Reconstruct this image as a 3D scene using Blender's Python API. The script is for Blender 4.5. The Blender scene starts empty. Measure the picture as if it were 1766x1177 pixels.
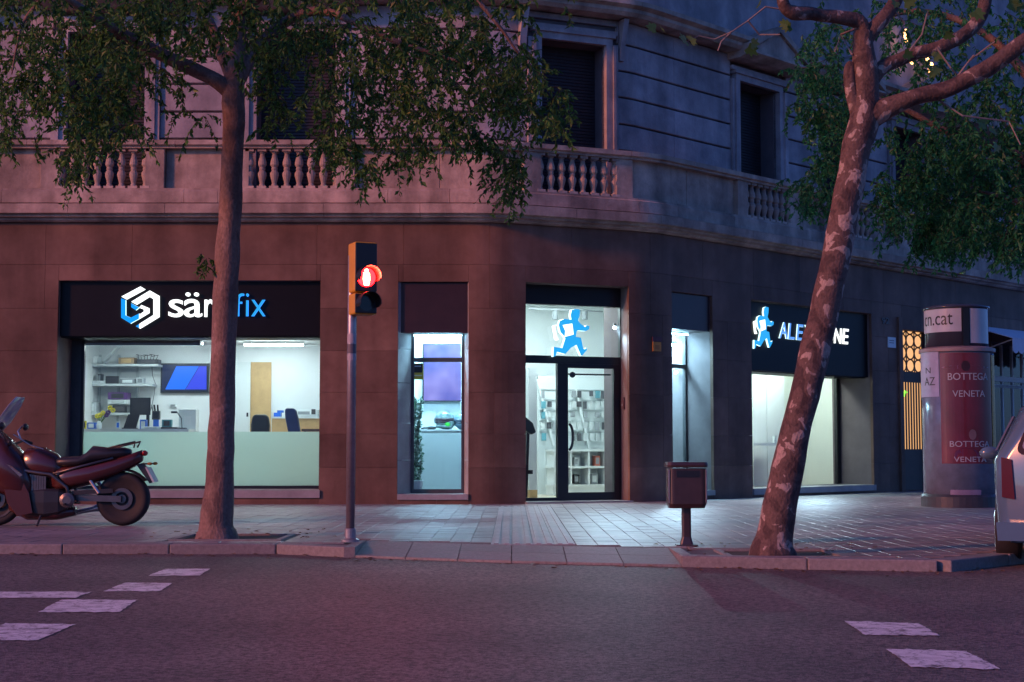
import bpy, math, random
from mathutils import Vector, noise
random.seed(7)
R = math.radians
SC = bpy.context.scene
COL = SC.collection

# ------------------------------------------------------------------ camera
FPX, CX, CY, TILT, CAMH = 2550.0, 883.0, 588.5, R(4.13), 0.9
cam_d = bpy.data.cameras.new('camera')
cam_d.sensor_width = 36.0
cam_d.lens = 36.0 * FPX / 1766.0
cam_d.clip_start, cam_d.clip_end = 0.1, 2000
cam = bpy.data.objects.new('camera', cam_d)
cam.location = (0, 0, CAMH)
cam.rotation_euler = (R(90) + TILT, 0, 0)
COL.objects.link(cam)
SC.camera = cam

# ------------------------------------------------------------------ dusk sky, one low warm sun from the left
SUN_DIR = Vector((-0.80, -0.46, 0.30)).normalized()      # towards the sun
world = bpy.data.worlds.new('World'); SC.world = world
world.use_nodes = True
wn, wl = world.node_tree.nodes, world.node_tree.links
wn.clear()
sky = wn.new('ShaderNodeTexSky'); sky.sky_type = 'NISHITA'; sky.sun_disc = False
sky.sun_elevation = math.asin(SUN_DIR.z)
sky.sun_rotation = math.atan2(SUN_DIR.x, SUN_DIR.y)
sky.ozone_density = 6.0; sky.dust_density = 0.6
tint = wn.new('ShaderNodeMix'); tint.data_type = 'RGBA'; tint.blend_type = 'MULTIPLY'
tint.inputs[0].default_value = 1.0
tint.inputs[7].default_value = (0.64, 0.88, 1.60, 1)
bg = wn.new('ShaderNodeBackground'); bg.inputs[1].default_value = 0.074
wo = wn.new('ShaderNodeOutputWorld')
wl.new(sky.outputs[0], tint.inputs[6]); wl.new(tint.outputs[2], bg.inputs[0]); wl.new(bg.outputs[0], wo.inputs[0])
sd = bpy.data.lights.new('sun', 'SUN'); sd.energy = 2.2; sd.angle = R(6); sd.color = (1.0, 0.29, 0.10)
sun = bpy.data.objects.new('sun', sd); COL.objects.link(sun)
sun.rotation_euler = SUN_DIR.to_track_quat('Z', 'Y').to_euler(); sun.location = (-30, -10, 30)
vs = SC.view_settings
vs.view_transform = 'Standard'; vs.look = 'None'; vs.exposure = 0.45; vs.gamma = 1.0; vs.use_curve_mapping = False
SC.cycles.use_denoising = True
SC.cycles.max_bounces = 8; SC.cycles.transparent_max_bounces = 12
SC.cycles.caustics_reflective = False; SC.cycles.caustics_refractive = False
SC.cycles.sample_clamp_indirect = 4.0

# ------------------------------------------------------------------ measuring helpers
CA, SA = math.cos(TILT), math.sin(TILT)
def ray(px, py):
    u, v = px - CX, py - CY
    return Vector((u, CA * FPX + SA * v, SA * FPX - CA * v))
def at(px, py, Y):
    d = ray(px, py); return Vector((0, 0, CAMH)) + d * (Y / d.y)
def on_ground(px, py, z=0.0):
    d = ray(px, py); return Vector((0, 0, CAMH)) + d * ((z - CAMH) / d.z)

# facade plan: left wing along X, a splayed corner bay, right wing at 45 degrees
PA = Vector((-0.26, 23.8)); PB = Vector((2.37, 24.89)); LM = (PB - PA).length
DL = Vector((1, 0)); DM = (PB - PA).normalized(); DR = Vector((1, 1)).normalized()
def nrm(d): return Vector((d.y, -d.x))
SEG = {'L': (PA, DL, 0.0), 'M': (PA, DM, 0.0), 'R': (PB, DR, LM)}
def hit(px, py, seg, n=0.0):
    o, d, s0 = SEG[seg]; q = o + nrm(d) * n; r = ray(px, py); h = Vector((r.x, r.y)); N = nrm(d)
    t = q.dot(N) / h.dot(N); w = h * t
    return (w - q).dot(d) + s0, CAMH + r.z * t
def spos(seg, s, n, z):
    o, d, s0 = SEG[seg]; p = o + d * (s - s0) + nrm(d) * n
    return (p.x, p.y, z)
TC = 0.42
def fpos(s, n):
    def sharp(t):
        return PA + DL * t if t < 0 else (PA + DM * t if t < LM else PB + DR * (t - LM))
    for sc, c, d0, d1 in ((0.0, PA, DL, DM), (LM, PB, DM, DR)):
        if abs(s - sc) < TC:
            u = (s - sc + TC) / (2 * TC)
            p0, p1 = c - d0 * TC, c + d1 * TC
            p = p0 * (1 - u) ** 2 + c * (2 * u * (1 - u)) + p1 * u * u
            t = ((c - p0) * (1 - u) + (p1 - c) * u).normalized()
            return p + nrm(t) * n
    d = DL if s < 0 else (DM if s < LM else DR)
    return sharp(s) + nrm(d) * n
def seg_of(s): return 'L' if s < 0 else ('M' if s < LM else 'R')

# ------------------------------------------------------------------ mesh helpers
class MB:
    def __init__(self): self.v = []; self.f = []
    def add(self, vs_, fs_):
        b = len(self.v); self.v += [tuple(x) for x in vs_]; self.f += [tuple(b + i for i in f) for f in fs_]
        return self
    def box(self, x0, x1, y0, y1, z0, z1):
        return self.hexa([(x0, y0), (x1, y0), (x1, y1), (x0, y1)], z0, z1)
    def hexa(self, c, z0, z1):
        vs_ = [(p[0], p[1], z0) for p in c] + [(p[0], p[1], z1) for p in c]
        return self.add(vs_, [(3, 2, 1, 0), (4, 5, 6, 7), (0, 1, 5, 4), (1, 2, 6, 5), (2, 3, 7, 6), (3, 0, 4, 7)])
    def sbox(self, seg, s0, s1, n0, n1, z0, z1):
        c = [spos(seg, s, n, 0)[:2] for s, n in ((s0, n1), (s1, n1), (s1, n0), (s0, n0))]
        return self.hexa(c, z0, z1)
    def prism(self, prof, s0, s1, cham=0.0):
        """profile [(n, z)] swept along the facade from s0 to s1"""
        ss = [s0, s1]
        for sc in (0.0, LM):
            ss += [sc + TC * k / 4 for k in range(-4, 5) if s0 + .02 < sc + TC * k / 4 < s1 - .02]
        if cham: ss += [s0 + cham, s1 - cham]
        ss = sorted(ss); nm = max(p[0] for p in prof); m = len(prof); rings = []
        for k, s in enumerate(ss):
            end = cham and k in (0, len(ss) - 1)
            r = []
            for n, z in prof:
                nn = min(n, nm - cham) if end else n
                p = fpos(s, nn); r.append((p.x, p.y, z))
            rings.append(r)
        return self.rings(rings, True)
    def rings(self, rings, caps=True):
        m = len(rings[0]); b = len(self.v)
        for r in rings: self.v += [tuple(p) for p in r]
        for k in range(len(rings) - 1):
            for i in range(m):
                j = (i + 1) % m
                self.f.append((b + k * m + i, b + k * m + j, b + (k + 1) * m + j, b + (k + 1) * m + i))
        if caps:
            self.f.append(tuple(b + i for i in reversed(range(m))))
            self.f.append(tuple(b + (len(rings) - 1) * m + i for i in range(m)))
        return self
    def lathe(self, prof, c=(0, 0, 0), n=16, axis='z', a0=0.0, a1=2 * math.pi):
        rings = []
        for r, h in prof:
            ring = []
            for k in range(n):
                a = a0 + (a1 - a0) * k / n
                x, y = r * math.cos(a), r * math.sin(a)
                p = {'z': (x, y, h), 'y': (x, h, y), 'x': (h, x, y)}[axis]
                ring.append((c[0] + p[0], c[1] + p[1], c[2] + p[2]))
            rings.append(ring)
        return self.rings(rings, True)
    def tube(self, pts, rad, n=8):
        pts = [Vector(p) for p in pts]
        rad = [rad] * len(pts) if not isinstance(rad, (list, tuple)) else rad
        rings = []; pa = None
        for k, p in enumerate(pts):
            d = (pts[min(k + 1, len(pts) - 1)] - pts[max(k - 1, 0)]).normalized()
            if pa is None:
                a = d.cross(Vector((0, 1, 0)))
                if a.length < .1: a = d.cross(Vector((1, 0, 0)))
            else: a = pa - d * pa.dot(d)
            a.normalize(); pa = a; b = a.cross(d).normalized()
            rings.append([p + (a * math.cos(t) + b * math.sin(t)) * rad[k] for t in [2 * math.pi * i / n for i in range(n)]])
        return self.rings(rings, True)
    def ball(self, c, rx, ry, rz, n=12, m=8):
        rings = []
        for i in range(m + 1):
            a = -math.pi / 2 + math.pi * i / m
            rr = max(math.cos(a), .02)
            rings.append([(c[0] + rx * rr * math.cos(2 * math.pi * k / n), c[1] + ry * rr * math.sin(2 * math.pi * k / n), c[2] + rz * math.sin(a)) for k in range(n)])
        return self.rings(rings, True)
    def bar(self, p, q, w, h):
        """box beam from p to q"""
        p, q = Vector(p), Vector(q); d = (q - p).normalized(); a = d.cross(Vector((0, 0, 1)))
        if a.length < .05: a = d.cross(Vector((0, 1, 0)))
        a.normalize(); b = a.cross(d)
        r = lambda c: [c + a * w / 2 + b * h / 2, c - a * w / 2 + b * h / 2, c - a * w / 2 - b * h / 2, c + a * w / 2 - b * h / 2]
        return self.rings([r(p), r(q)], True)

def gloc(o):
    v = Vector((0, 0, 0))
    while o is not None: v += Vector(o.location); o = o.parent
    return v
def mk(name, mb, mat, parent=None, smooth=False, bevel=0.0):
    me = bpy.data.meshes.new(name)
    off = gloc(parent)
    me.from_pydata([(v[0] - off.x, v[1] - off.y, v[2] - off.z) for v in mb.v], [], mb.f)
    me.validate(); me.update()
    import bmesh
    bm = bmesh.new(); bm.from_mesh(me); bmesh.ops.recalc_face_normals(bm, faces=bm.faces); bm.to_mesh(me); bm.free()
    for m in (mat if isinstance(mat, (list, tuple)) else [mat]): me.materials.append(m)
    if smooth: me.polygons.foreach_set('use_smooth', [True] * len(me.polygons))
    o = bpy.data.objects.new(name, me); COL.objects.link(o)
    if parent is not None: o.parent = parent
    if bevel:
        b = o.modifiers.new('bevel', 'BEVEL'); b.width = bevel; b.segments = 2; b.limit_method = 'ANGLE'
    return o
def tag(o, label=None, cat=None, group=None, kind=None):
    if label: o['label'] = label
    if cat: o['category'] = cat
    if group: o['group'] = group
    if kind: o['kind'] = kind
    return o
def thing(name, label, cat, loc, group=None):
    o = bpy.data.objects.new(name, None); COL.objects.link(o); o.location = loc
    o.empty_display_size = .2
    return tag(o, label, cat, group)
def inst(name, me, loc, parent, rot=0.0):
    o = bpy.data.objects.new(name, me); COL.objects.link(o)
    o.parent = parent; o.location = Vector(loc) - gloc(parent); o.rotation_euler.z = rot
    return o

# ------------------------------------------------------------------ materials
MATS = {}
def mat(name, c, rough=.6, var=.18, scale=3.0, bump=.0, bscale=40.0, metal=0.0, rnd=0.0, c2=None, spec=.5, emit=None, es=0.0, coat=0.0, streak=0.0, band=(.3, .7), blot=0.0):
    if name in MATS: return MATS[name]
    m = bpy.data.materials.new(name); MATS[name] = m; m.use_nodes = True
    nt = m.node_tree; N, L = nt.nodes, nt.links; b = N['Principled BSDF']
    b.inputs['Roughness'].default_value = rough; b.inputs['Metallic'].default_value = metal
    b.inputs['Specular IOR Level'].default_value = spec
    b.inputs['Coat Weight'].default_value = coat
    tc = N.new('ShaderNodeTexCoord'); n1 = N.new('ShaderNodeTexNoise'); n1.inputs['Scale'].default_value = scale; n1.inputs['Detail'].default_value = 6
    n1.inputs['Roughness'].default_value = .65 if name != 'asphalt' else .85
    L.new(tc.outputs['Object'], n1.inputs['Vector'])
    rp = N.new('ShaderNodeValToRGB'); rp.color_ramp.elements[0].position = band[0]; rp.color_ramp.elements[1].position = band[1]
    d = tuple(x * (1 - var) for x in c); e = tuple(min(1, x * (1 + var)) for x in (c2 or c))
    rp.color_ramp.elements[0].color = (*d, 1); rp.color_ramp.elements[1].color = (*e, 1)
    L.new(n1.outputs['Fac'], rp.inputs[0]); out = rp.outputs[0]
    if rnd:
        oi = N.new('ShaderNodeObjectInfo'); mr = N.new('ShaderNodeMapRange'); mr.inputs['To Min'].default_value = 1 - rnd; mr.inputs['To Max'].default_value = 1 + rnd
        L.new(oi.outputs['Random'], mr.inputs['Value']); mx = N.new('ShaderNodeMix'); mx.data_type = 'RGBA'; mx.blend_type = 'MULTIPLY'; mx.inputs[0].default_value = 1
        cb = N.new('ShaderNodeCombineColor')
        for i in range(3): L.new(mr.outputs[0], cb.inputs[i])
        L.new(out, mx.inputs[6]); L.new(cb.outputs[0], mx.inputs[7]); out = mx.outputs[2]
    for amt, sc_, st_ in ((streak, 2.2, (1.0, 1.0, .12)), (blot, .55, (1.0, 1.0, 1.0))):      # rain streaks / broad stains
        if not amt: continue
        mpn = N.new('ShaderNodeMapping'); mpn.inputs['Scale'].default_value = st_; n3 = N.new('ShaderNodeTexNoise'); n3.inputs['Scale'].default_value = sc_ ; n3.inputs['Detail'].default_value = 5
        L.new(tc.outputs['Object'], mpn.inputs[0]); L.new(mpn.outputs[0], n3.inputs['Vector'])
        r3 = N.new('ShaderNodeMapRange'); r3.inputs['From Min'].default_value = .35; r3.inputs['From Max'].default_value = .65; r3.inputs['To Min'].default_value = 1 - amt; r3.inputs['To Max'].default_value = 1 + amt * .4
        L.new(n3.outputs['Fac'], r3.inputs['Value']); m3 = N.new('ShaderNodeMix'); m3.data_type = 'RGBA'; m3.blend_type = 'MULTIPLY'; m3.inputs[0].default_value = 1; c3 = N.new('ShaderNodeCombineColor')
        for i in range(3): L.new(r3.outputs[0], c3.inputs[i])
        L.new(out, m3.inputs[6]); L.new(c3.outputs[0], m3.inputs[7]); out = m3.outputs[2]
    L.new(out, b.inputs['Base Color'])
    if bump:
        n2 = N.new('ShaderNodeTexNoise'); n2.inputs['Scale'].default_value = bscale; n2.inputs['Detail'].default_value = 4
        L.new(tc.outputs['Object'], n2.inputs['Vector']); bp = N.new('ShaderNodeBump'); bp.inputs['Strength'].default_value = bump; bp.inputs['Distance'].default_value = .02
        L.new(n2.outputs['Fac'], bp.inputs['Height']); L.new(bp.outputs[0], b.inputs['Normal'])
    if emit:
        b.inputs['Emission Color'].default_value = (*emit, 1); b.inputs['Emission Strength'].default_value = es
    return m
def glass_mat(name, tintc=(1, 1, 1), refl=1.0, rough=0.0):
    m = bpy.data.materials.new(name); MATS[name] = m; m.use_nodes = True
    N, L = m.node_tree.nodes, m.node_tree.links; N.clear()
    o = N.new('ShaderNodeOutputMaterial'); mx = N.new('ShaderNodeMixShader'); tr = N.new('ShaderNodeBsdfTransparent'); gl = N.new('ShaderNodeBsdfGlossy')
    fr = N.new('ShaderNodeFresnel'); fr.inputs['IOR'].default_value = 1.5; gl.inputs['Roughness'].default_value = .02 + rough
    tr.inputs[0].default_value = (*tintc, 1); gl.inputs[0].default_value = (refl, refl, refl, 1)
    ge = N.new('ShaderNodeNewGeometry'); mu = N.new('ShaderNodeMath'); mu.operation = 'MULTIPLY'; iv_ = N.new('ShaderNodeMath'); iv_.operation = 'SUBTRACT'; iv_.inputs[0].default_value = 1.0
    L.new(ge.outputs['Backfacing'], iv_.inputs[1]); L.new(fr.outputs[0], mu.inputs[0]); L.new(iv_.outputs[0], mu.inputs[1])      # the pane's far face adds no second reflection
    L.new(mu.outputs[0], mx.inputs[0]); L.new(tr.outputs[0], mx.inputs[1]); L.new(gl.outputs[0], mx.inputs[2]); L.new(mx.outputs[0], o.inputs[0])
    return m
def glow(name, c, s):
    m = bpy.data.materials.new(name); MATS[name] = m; m.use_nodes = True
    b = m.node_tree.nodes['Principled BSDF']; b.inputs['Base Color'].default_value = (*[x * .06 for x in c], 1); b.inputs['Roughness'].default_value = .3
    b.inputs['Emission Color'].default_value = (*c, 1); b.inputs['Emission Strength'].default_value = s
    return m

GRAN = mat('granite_cladding', (.160, .086, .060), .60, .25, 1.3, .15, 120, spec=.25, rnd=.20, c2=(.185, .110, .082), streak=.28, blot=.2)
STONE = mat('facade_stone', (.34, .31, .33), .8, .26, 1.7, .35, 22, rnd=.08, c2=(.43, .38, .38), streak=.3, blot=.15)
STONE2 = mat('cornice_stone', (.40, .30, .24), .8, .32, 2.4, .35, 26, rnd=.08, c2=(.46, .36, .29), streak=.42)
DARKJ = mat('dark_joint', (.05, .045, .05), .9, .2)
CORE = mat('masonry_core', (.15, .12, .125), .8, .2, 2)
JAMB = mat('jamb_stone', (.28, .27, .28), .6, .2, 3, .2, 60)
BLACK = mat('black_metal', (.012, .013, .016), .35, .2, 4, .03, 60)
BOARD = mat('black_board', (.006, .006, .007), .45, .2, 3, spec=.2)
WHITE = mat('white_wall', (.78, .82, .82), .6, .03, 2)
WHITE2 = mat('white_laminate', (.72, .78, .78), .4, .04, 2)
FLOORIN = mat('shop_floor', (.55, .47, .38), .4, .08, 2)
GLASS = glass_mat('glass', (.97, .985, .985), .8)
VOID = mat('dark_room', (.006, .006, .008), .9, .1)
SHUT = mat('dark_shutter', (.020, .017, .022), .6, .25, 6)
ASPH = mat('asphalt', (.108, .084, .068), .62, .62, 30, .9, 90, c2=(.150, .118, .104), band=(.42, .58), blot=.30)
PAVE = mat('paving', (.25, .225, .225), .45, .3, 5, .25, 90, rnd=.2, blot=.3)
MORT = mat('mortar', (.10, .09, .095), .9, .2, 8)
KERB = mat('kerb_granite', (.20, .18, .18), .6, .25, 30, .3, 120, rnd=.1)
METAL = mat('galvanised_steel', (.34, .31, .32), .38, .15, 14, .05, 60, metal=.7)
DKMET = mat('dark_grey_metal', (.05, .045, .05), .45, .2, 8)
RUBBER = mat('rubber', (.014, .013, .014), .7, .2, 20)
WOOD = mat('pale_wood', (.55, .36, .16), .5, .12, 6)
CYANW = glow('tube_light', (.80, .965, 1.0), 29.0)

# ------------------------------------------------------------------ ground: road, pavement
ROADZ = -0.09
road = tag(mk('road', MB().add([(-300, -200, ROADZ), (300, -200, ROADZ), (300, 400, ROADZ), (-300, 400, ROADZ)], [(0, 1, 2, 3)]), ASPH), 'dark worn asphalt road in front of the shops', 'road', kind='structure')
kpx = [(-500, 954), (540, 956), (610, 962), (860, 971), (1160, 978), (1400, 983), (1640, 987)]
KP = [on_ground(x, y, ROADZ) for x, y in kpx]
KP[0].x = -30.0
def kerbY(X):
    for a, b in zip(KP, KP[1:]):
        if X <= b.x: return a.y + (b.y - a.y) * (X - a.x) / (b.x - a.x)
    return KP[-1].y + (X - KP[-1].x)
XR0, XR1 = on_ground(612, 945).x, on_ground(1168, 955).x       # dropped kerb for the crossing
poly = [(p.x, p.y + .20) for p in KP if p.x < XR0 - .1] + [(XR0 - .1, kerbY(XR0 - .1) + .2), (XR0 - .1, kerbY(XR0) + 1.0), (XR1 + .1, kerbY(XR1) + 1.0), (XR1 + .1, kerbY(XR1 + .1) + .2)] + [(p.x, p.y + .20) for p in KP if p.x > XR1 + .1]
poly += [(30, KP[-1].y + .2 + 30 - KP[-1].x), (30, 70), (-30, 70)]
nb = len(poly)
pm = MB(); pm.v = [(x, y, -.5) for x, y in poly] + [(x, y, -.014) for x, y in poly]
pm.f = [tuple(range(nb, 2 * nb))] + [(i, (i + 1) % nb, nb + (i + 1) % nb, nb + i) for i in range(nb)]
pave = tag(mk('pavement', pm, MORT), 'wide tiled pavement along the shop fronts', 'pavement', kind='structure')
# crossing marks
PAINT = mat('road_paint', (.66, .65, .63), .5, .15, 14, .3, 120, c2=(.78, .77, .75))
_n, _l = PAINT.node_tree.nodes, PAINT.node_tree.links; _b = _n['Principled BSDF']; _src = _b.inputs['Base Color'].links[0].from_socket
_tc = _n.new('ShaderNodeTexCoord'); _v = _n.new('ShaderNodeTexVoronoi'); _v.feature = 'DISTANCE_TO_EDGE'; _v.inputs['Scale'].default_value = 7.0; _w = _n.new('ShaderNodeTexNoise'); _w.inputs['Scale'].default_value = 9.0; _w.inputs['Detail'].default_value = 7; _w.inputs['Roughness'].default_value = .75
_wd = _n.new('ShaderNodeMix'); _wd.data_type = 'RGBA'; _wd.inputs[0].default_value = .12
_l.new(_tc.outputs['Object'], _w.inputs['Vector']); _l.new(_tc.outputs['Object'], _wd.inputs[6]); _l.new(_w.outputs['Color'], _wd.inputs[7]); _l.new(_wd.outputs[2], _v.inputs['Vector'])
_c1 = _n.new('ShaderNodeMapRange'); _c1.inputs['From Min'].default_value = .0; _c1.inputs['From Max'].default_value = .035; _c1.inputs['To Min'].default_value = .75; _c1.inputs['To Max'].default_value = 0.0
_c2 = _n.new('ShaderNodeMapRange'); _c2.inputs['From Min'].default_value = .52; _c2.inputs['From Max'].default_value = .62
_l.new(_v.outputs['Distance'], _c1.inputs['Value']); _l.new(_w.outputs['Fac'], _c2.inputs['Value']); _mx = _n.new('ShaderNodeMath'); _mx.operation = 'MAXIMUM'; _l.new(_c1.outputs[0], _mx.inputs[0]); _l.new(_c2.outputs[0], _mx.inputs[1])
_m = _n.new('ShaderNodeMix'); _m.data_type = 'RGBA'; _m.inputs[7].default_value = (.09, .072, .064, 1); _l.new(_mx.outputs[0], _m.inputs[0]); _l.new(_src, _m.inputs[6]); _l.new(_m.outputs[2], _b.inputs['Base Color'])
marks = [[(-60, 1106), (65, 1106), (130, 1078), (10, 1076)], [(65, 1057), (205, 1057), (236, 1036), (108, 1035)],
         [(178, 1021), (275, 1021), (298, 1007), (216, 1006)], [(255, 994), (345, 994), (362, 982), (286, 982)],
         [(-80, 1032), (130, 1032), (158, 1022), (-80, 1021)], [(1456, 1072), (1583, 1076), (1622, 1098), (1490, 1096)],
         [(1527, 1120), (1665, 1124), (1728, 1156), (1572, 1152)], [(1400, 1040), (1510, 1043), (1535, 1055), (1425, 1053)][:0]]
for q in marks:
    if not q: continue
    c = [on_ground(x, y, ROADZ) for x, y in q]
    n = 14; m = MB(); grid = []
    for i in range(n + 1):
        row = []
        for j in range(n + 1):
            a, b = i / n, j / n
            p = c[0] * (1 - a) * (1 - b) + c[1] * a * (1 - b) + c[2] * a * b + c[3] * (1 - a) * b
            if i in (0, n) or j in (0, n): p = p + Vector((random.uniform(-.006, .006), random.uniform(-.02, .02), 0))
            row.append(len(m.v)); m.v.append((p.x, p.y, ROADZ + .004))
        grid.append(row)
    for i in range(n):
        for j in range(n):
            m.f.append((grid[i][j], grid[i + 1][j], grid[i + 1][j + 1], grid[i][j + 1]))
    mk('crossing_mark', m, PAINT, road)
# kerb stones (left and right of the ramp)
def kerb_run(x0, x1):
    x = x0
    while x < x1 - .15:
        e = min(x + 1.0, x1) - .006
        m = MB(); c = [(x, kerbY(x)), (e, kerbY(e)), (e, kerbY(e) + .2), (x, kerbY(x) + .2)]
        m.hexa(c, ROADZ - .1, .003)
        mk('kerb_stone', m, KERB, pave, bevel=.012); x += 1.0
kerb_run(-9.2, XR0); kerb_run(XR1, KP[-1].x)
q0 = Vector((KP[-1].x, KP[-1].y)); dd = Vector((1, 1)).normalized(); nn = Vector((-1, 1)).normalized() * .2
for i in range(7):
    a, b = q0 + dd * (i * 1.0 + .01), q0 + dd * (i * 1.0 + .99)
    mk('kerb_stone', MB().hexa([a, b, b + nn, a + nn], ROADZ - .1, .003), KERB, pave, bevel=.012)
# ramp slabs of the dropped kerb
m = MB(); k = int((XR1 - XR0) / .46)
for i in range(k):
    x0, x1 = XR0 + (XR1 - XR0) * i / k + .004, XR0 + (XR1 - XR0) * (i + 1) / k - .004
    for a, b, za, zb in ((0, .52, ROADZ + .02, -.035), (.528, 1.0, -.034, 0.0)):
        m = MB(); c = [(x0, kerbY(x0) + a), (x1, kerbY(x1) + a), (x1, kerbY(x1) + b), (x0, kerbY(x0) + b)]
        m.add([(*c[0], za), (*c[1], za), (*c[2], zb), (*c[3], zb), (*c[0], -.25), (*c[1], -.25), (*c[2], -.25), (*c[3], -.25)],
              [(0, 1, 2, 3), (7, 6, 5, 4), (0, 4, 5, 1), (1, 5, 6, 2), (2, 6, 7, 3), (3, 7, 4, 0)])
        mk('ramp_slab', m, KERB, pave)
m = MB(); m.box(XR0 - .1, XR0 - .002, kerbY(XR0) + .002, kerbY(XR0) + 1.0, -.3, .004); mk('kerb_stone', m, KERB, pave)
m = MB(); m.box(XR1 + .002, XR1 + .1, kerbY(XR1) + .212, kerbY(XR1) + 1.0, -.3, .004); mk('kerb_stone', m, KERB, pave)
# tree pits, tactile strip, tiles
pitL = on_ground(385, 927); pitR = on_ground(1335, 955)
PITS = [(pitL.x - .45, pitL.x + .65, pitL.y - .45, pitL.y + .55), (pitR.x - .45, pitR.x + .55, pitR.y - .4, pitR.y + .5)]
TW = .20
tA, tB = on_ground(840, 935), on_ground(975, 935)
TS = (round(tA.x / TW) * TW, round(tB.x / TW) * TW + .0)
tile_me = None
def pave_free(x, y):
    if y < kerbY(x) + (.22 if not XR0 - .1 < x + TW / 2 < XR1 + .1 else 1.02): return False
    if y < kerbY(x + TW) + (.22 if not XR0 - .1 < x + TW / 2 < XR1 + .1 else 1.02): return False
    for a, b, c, d in PITS:
        if x + TW > a and x < b and y + TW > c and y < d: return False
    if TS[0] - .01 < x + TW / 2 < TS[1] + .01 and y < 22.9: return False
    xx, yy = x + TW / 2, y + TW / 2
    fy = PA.y if xx < PA.x else (PA.y + (xx - PA.x) * DM.y / DM.x if xx < PB.x else PB.y + xx - PB.x)
    return yy < fy + .3
tiles = []
for j in range(60, 175):
    for i in range(-52, 80):
        x, y = i * TW, j * TW
        if abs(x + .1) > y * .36 + .6: continue
        if pave_free(x, y): tiles.append((y, x))
tiles.sort()
tm = bpy.data.meshes.new('paving_tile')
g = .002; c_ = .003
tb = MB(); tb.rings([[(g, g, -.02), (TW - g, g, -.02), (TW - g, TW - g, -.02), (g, TW - g, -.02)], [(g, g, -c_), (TW - g, g, -c_), (TW - g, TW - g, -c_), (g, TW - g, -c_)],
                     [(g + c_, g + c_, 0), (TW - g - c_, g + c_, 0), (TW - g - c_, TW - g - c_, 0), (g + c_, TW - g - c_, 0)]], True)
tm.from_pydata(tb.v, [], tb.f); tm.materials.append(PAVE)
for y, x in tiles[:290]:
    inst('paving_tile', tm, (x, y, random.uniform(-.0025, .0015)), pave)
m = MB()
for y, x in tiles[290:]:
    dz = random.uniform(-.0025, .0015); m.add([(v[0] + x, v[1] + y, v[2] + dz) for v in tb.v], tb.f)
tag(mk('far_paving', m, PAVE, pave), kind='stuff')
TACT = mat('tactile_tile', (.34, .32, .33), .5, .2, 9, .2, 90, rnd=.1)
y = math.ceil((kerbY(TS[0]) + 1.02) / TW) * TW
while y < 22.8:
    x = TS[0]
    while x < TS[1] - .01:
        m = MB(); m.box(x + g, x + TW - g, y + g, y + TW - g, -.02, -.004)
        for q in range(2): m.box(x + .03 + q * .1, x + .075 + q * .1, y + g, y + TW - g, -.0039, .004)
        mk('tactile_tile', m, TACT, pave); x += TW
    y += TW
SOIL = mat('soil', (.045, .032, .026), .95, .4, 14, .8, 40)
for a, b, c, d in PITS:
    m = MB(); m.box(a + .06, b - .06, c + .06, d - .06, -.1, -.012); mk('tree_pit_soil', m, SOIL, pave)
    m = MB(); m.box(a, b, c, c + .055, -.1, .006); m.box(a, b, d - .055, d, -.1, .006); m.box(a, a + .055, c + .056, d - .056, -.1, .006); m.box(b - .055, b, c + .056, d - .056, -.1, .006)
    mk('tree_pit_edge', m, KERB, pave)

# ------------------------------------------------------------------ the corner building
BLD = thing('corner_building', 'stone corner building with balustraded balcony above the shop fronts', 'building', (0, 24.5, 0))
ZC = hit(600, 384, 'L')[1]              # underside of the cornice
ZTOP = 3.60
def S(px, seg, n=0.0, py=680): return hit(px, py, seg, n)[0]
O1 = (S(97, 'L'), S(551, 'L'), .22, ZTOP)
O2 = (S(686, 'L'), S(808, 'L'), .10, ZTOP - .02)
O3 = (S(907, 'M'), S(1085, 'M'), -.1, ZTOP)
O4 = (S(1160, 'R'), S(1230, 'R'), .10, ZTOP - .02)
O5 = (S(1297, 'R'), S(1505, 'R'), .16, ZTOP)
O6 = (S(1557, 'R'), S(1603, 'R'), -.1, 3.35)
O7 = (S(1712, 'R'), S(1712, 'R') + 4.6, -.1, 3.3)
OPEN = [O1, O2, O3, O4, O5, O6, O7]
def subtract(rects, o):
    out = []
    for a, b, c, d in rects:
        if o[0] >= b or o[1] <= a or o[2] >= d or o[3] <= c: out.append((a, b, c, d)); continue
        if o[0] > a: out.append((a, o[0], c, d))
        if o[1] < b: out.append((o[1], b, c, d))
        lo, hi = max(a, o[0]), min(b, o[1])
        if o[2] > c: out.append((lo, hi, c, o[2]))
        if o[3] < d: out.append((lo, hi, o[3], d))
    return out
SMIN, SMAX = -11.0, LM + 18
rows = [-.05, .58, 1.12, 1.79, 2.46, 3.15, 3.86, ZC]
edges = sorted([SMIN, SMAX] + [e for o in OPEN for e in o[:2]] + [-9.6, -8.4, -2.25, -.95, -.02, LM + .28, LM + 2.1, LM + 7.55, LM + 10.1, LM + 16.6, LM + 17.4])
PM = [GRAN]
for z0, z1 in zip(rows, rows[1:]):
    cols = edges if z1 < 3.5 else [SMIN, -8.4, -7.3, -5.9, -4.3, -2.9, -1.5, -.1, 1.35, LM, LM + 1.4, LM + 2.9, LM + 4.4, LM + 5.9, LM + 7.4, LM + 8.9, LM + 10.4, LM + 12, LM + 13.5, LM + 15, SMAX]
    for s0, s1 in zip(cols, cols[1:]):
        rs = [(s0, s1, z0, z1)]
        for o in OPEN: rs = subtract(rs, o)
        for a, b, c, d in rs:
            if b - a < .03 or d - c < .03: continue
            gp = .0014; m = MB()
            m.prism([(-.06, c + gp), (-.002, c + gp), (0, c + gp + .002), (0, d - gp - .002), (-.002, d - gp), (-.06, d - gp)], a + gp, b - gp, .002)
            mk('stone_panel', m, GRAN, BLD)
core = [(SMIN, SMAX, -.05, ZC)]
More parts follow.
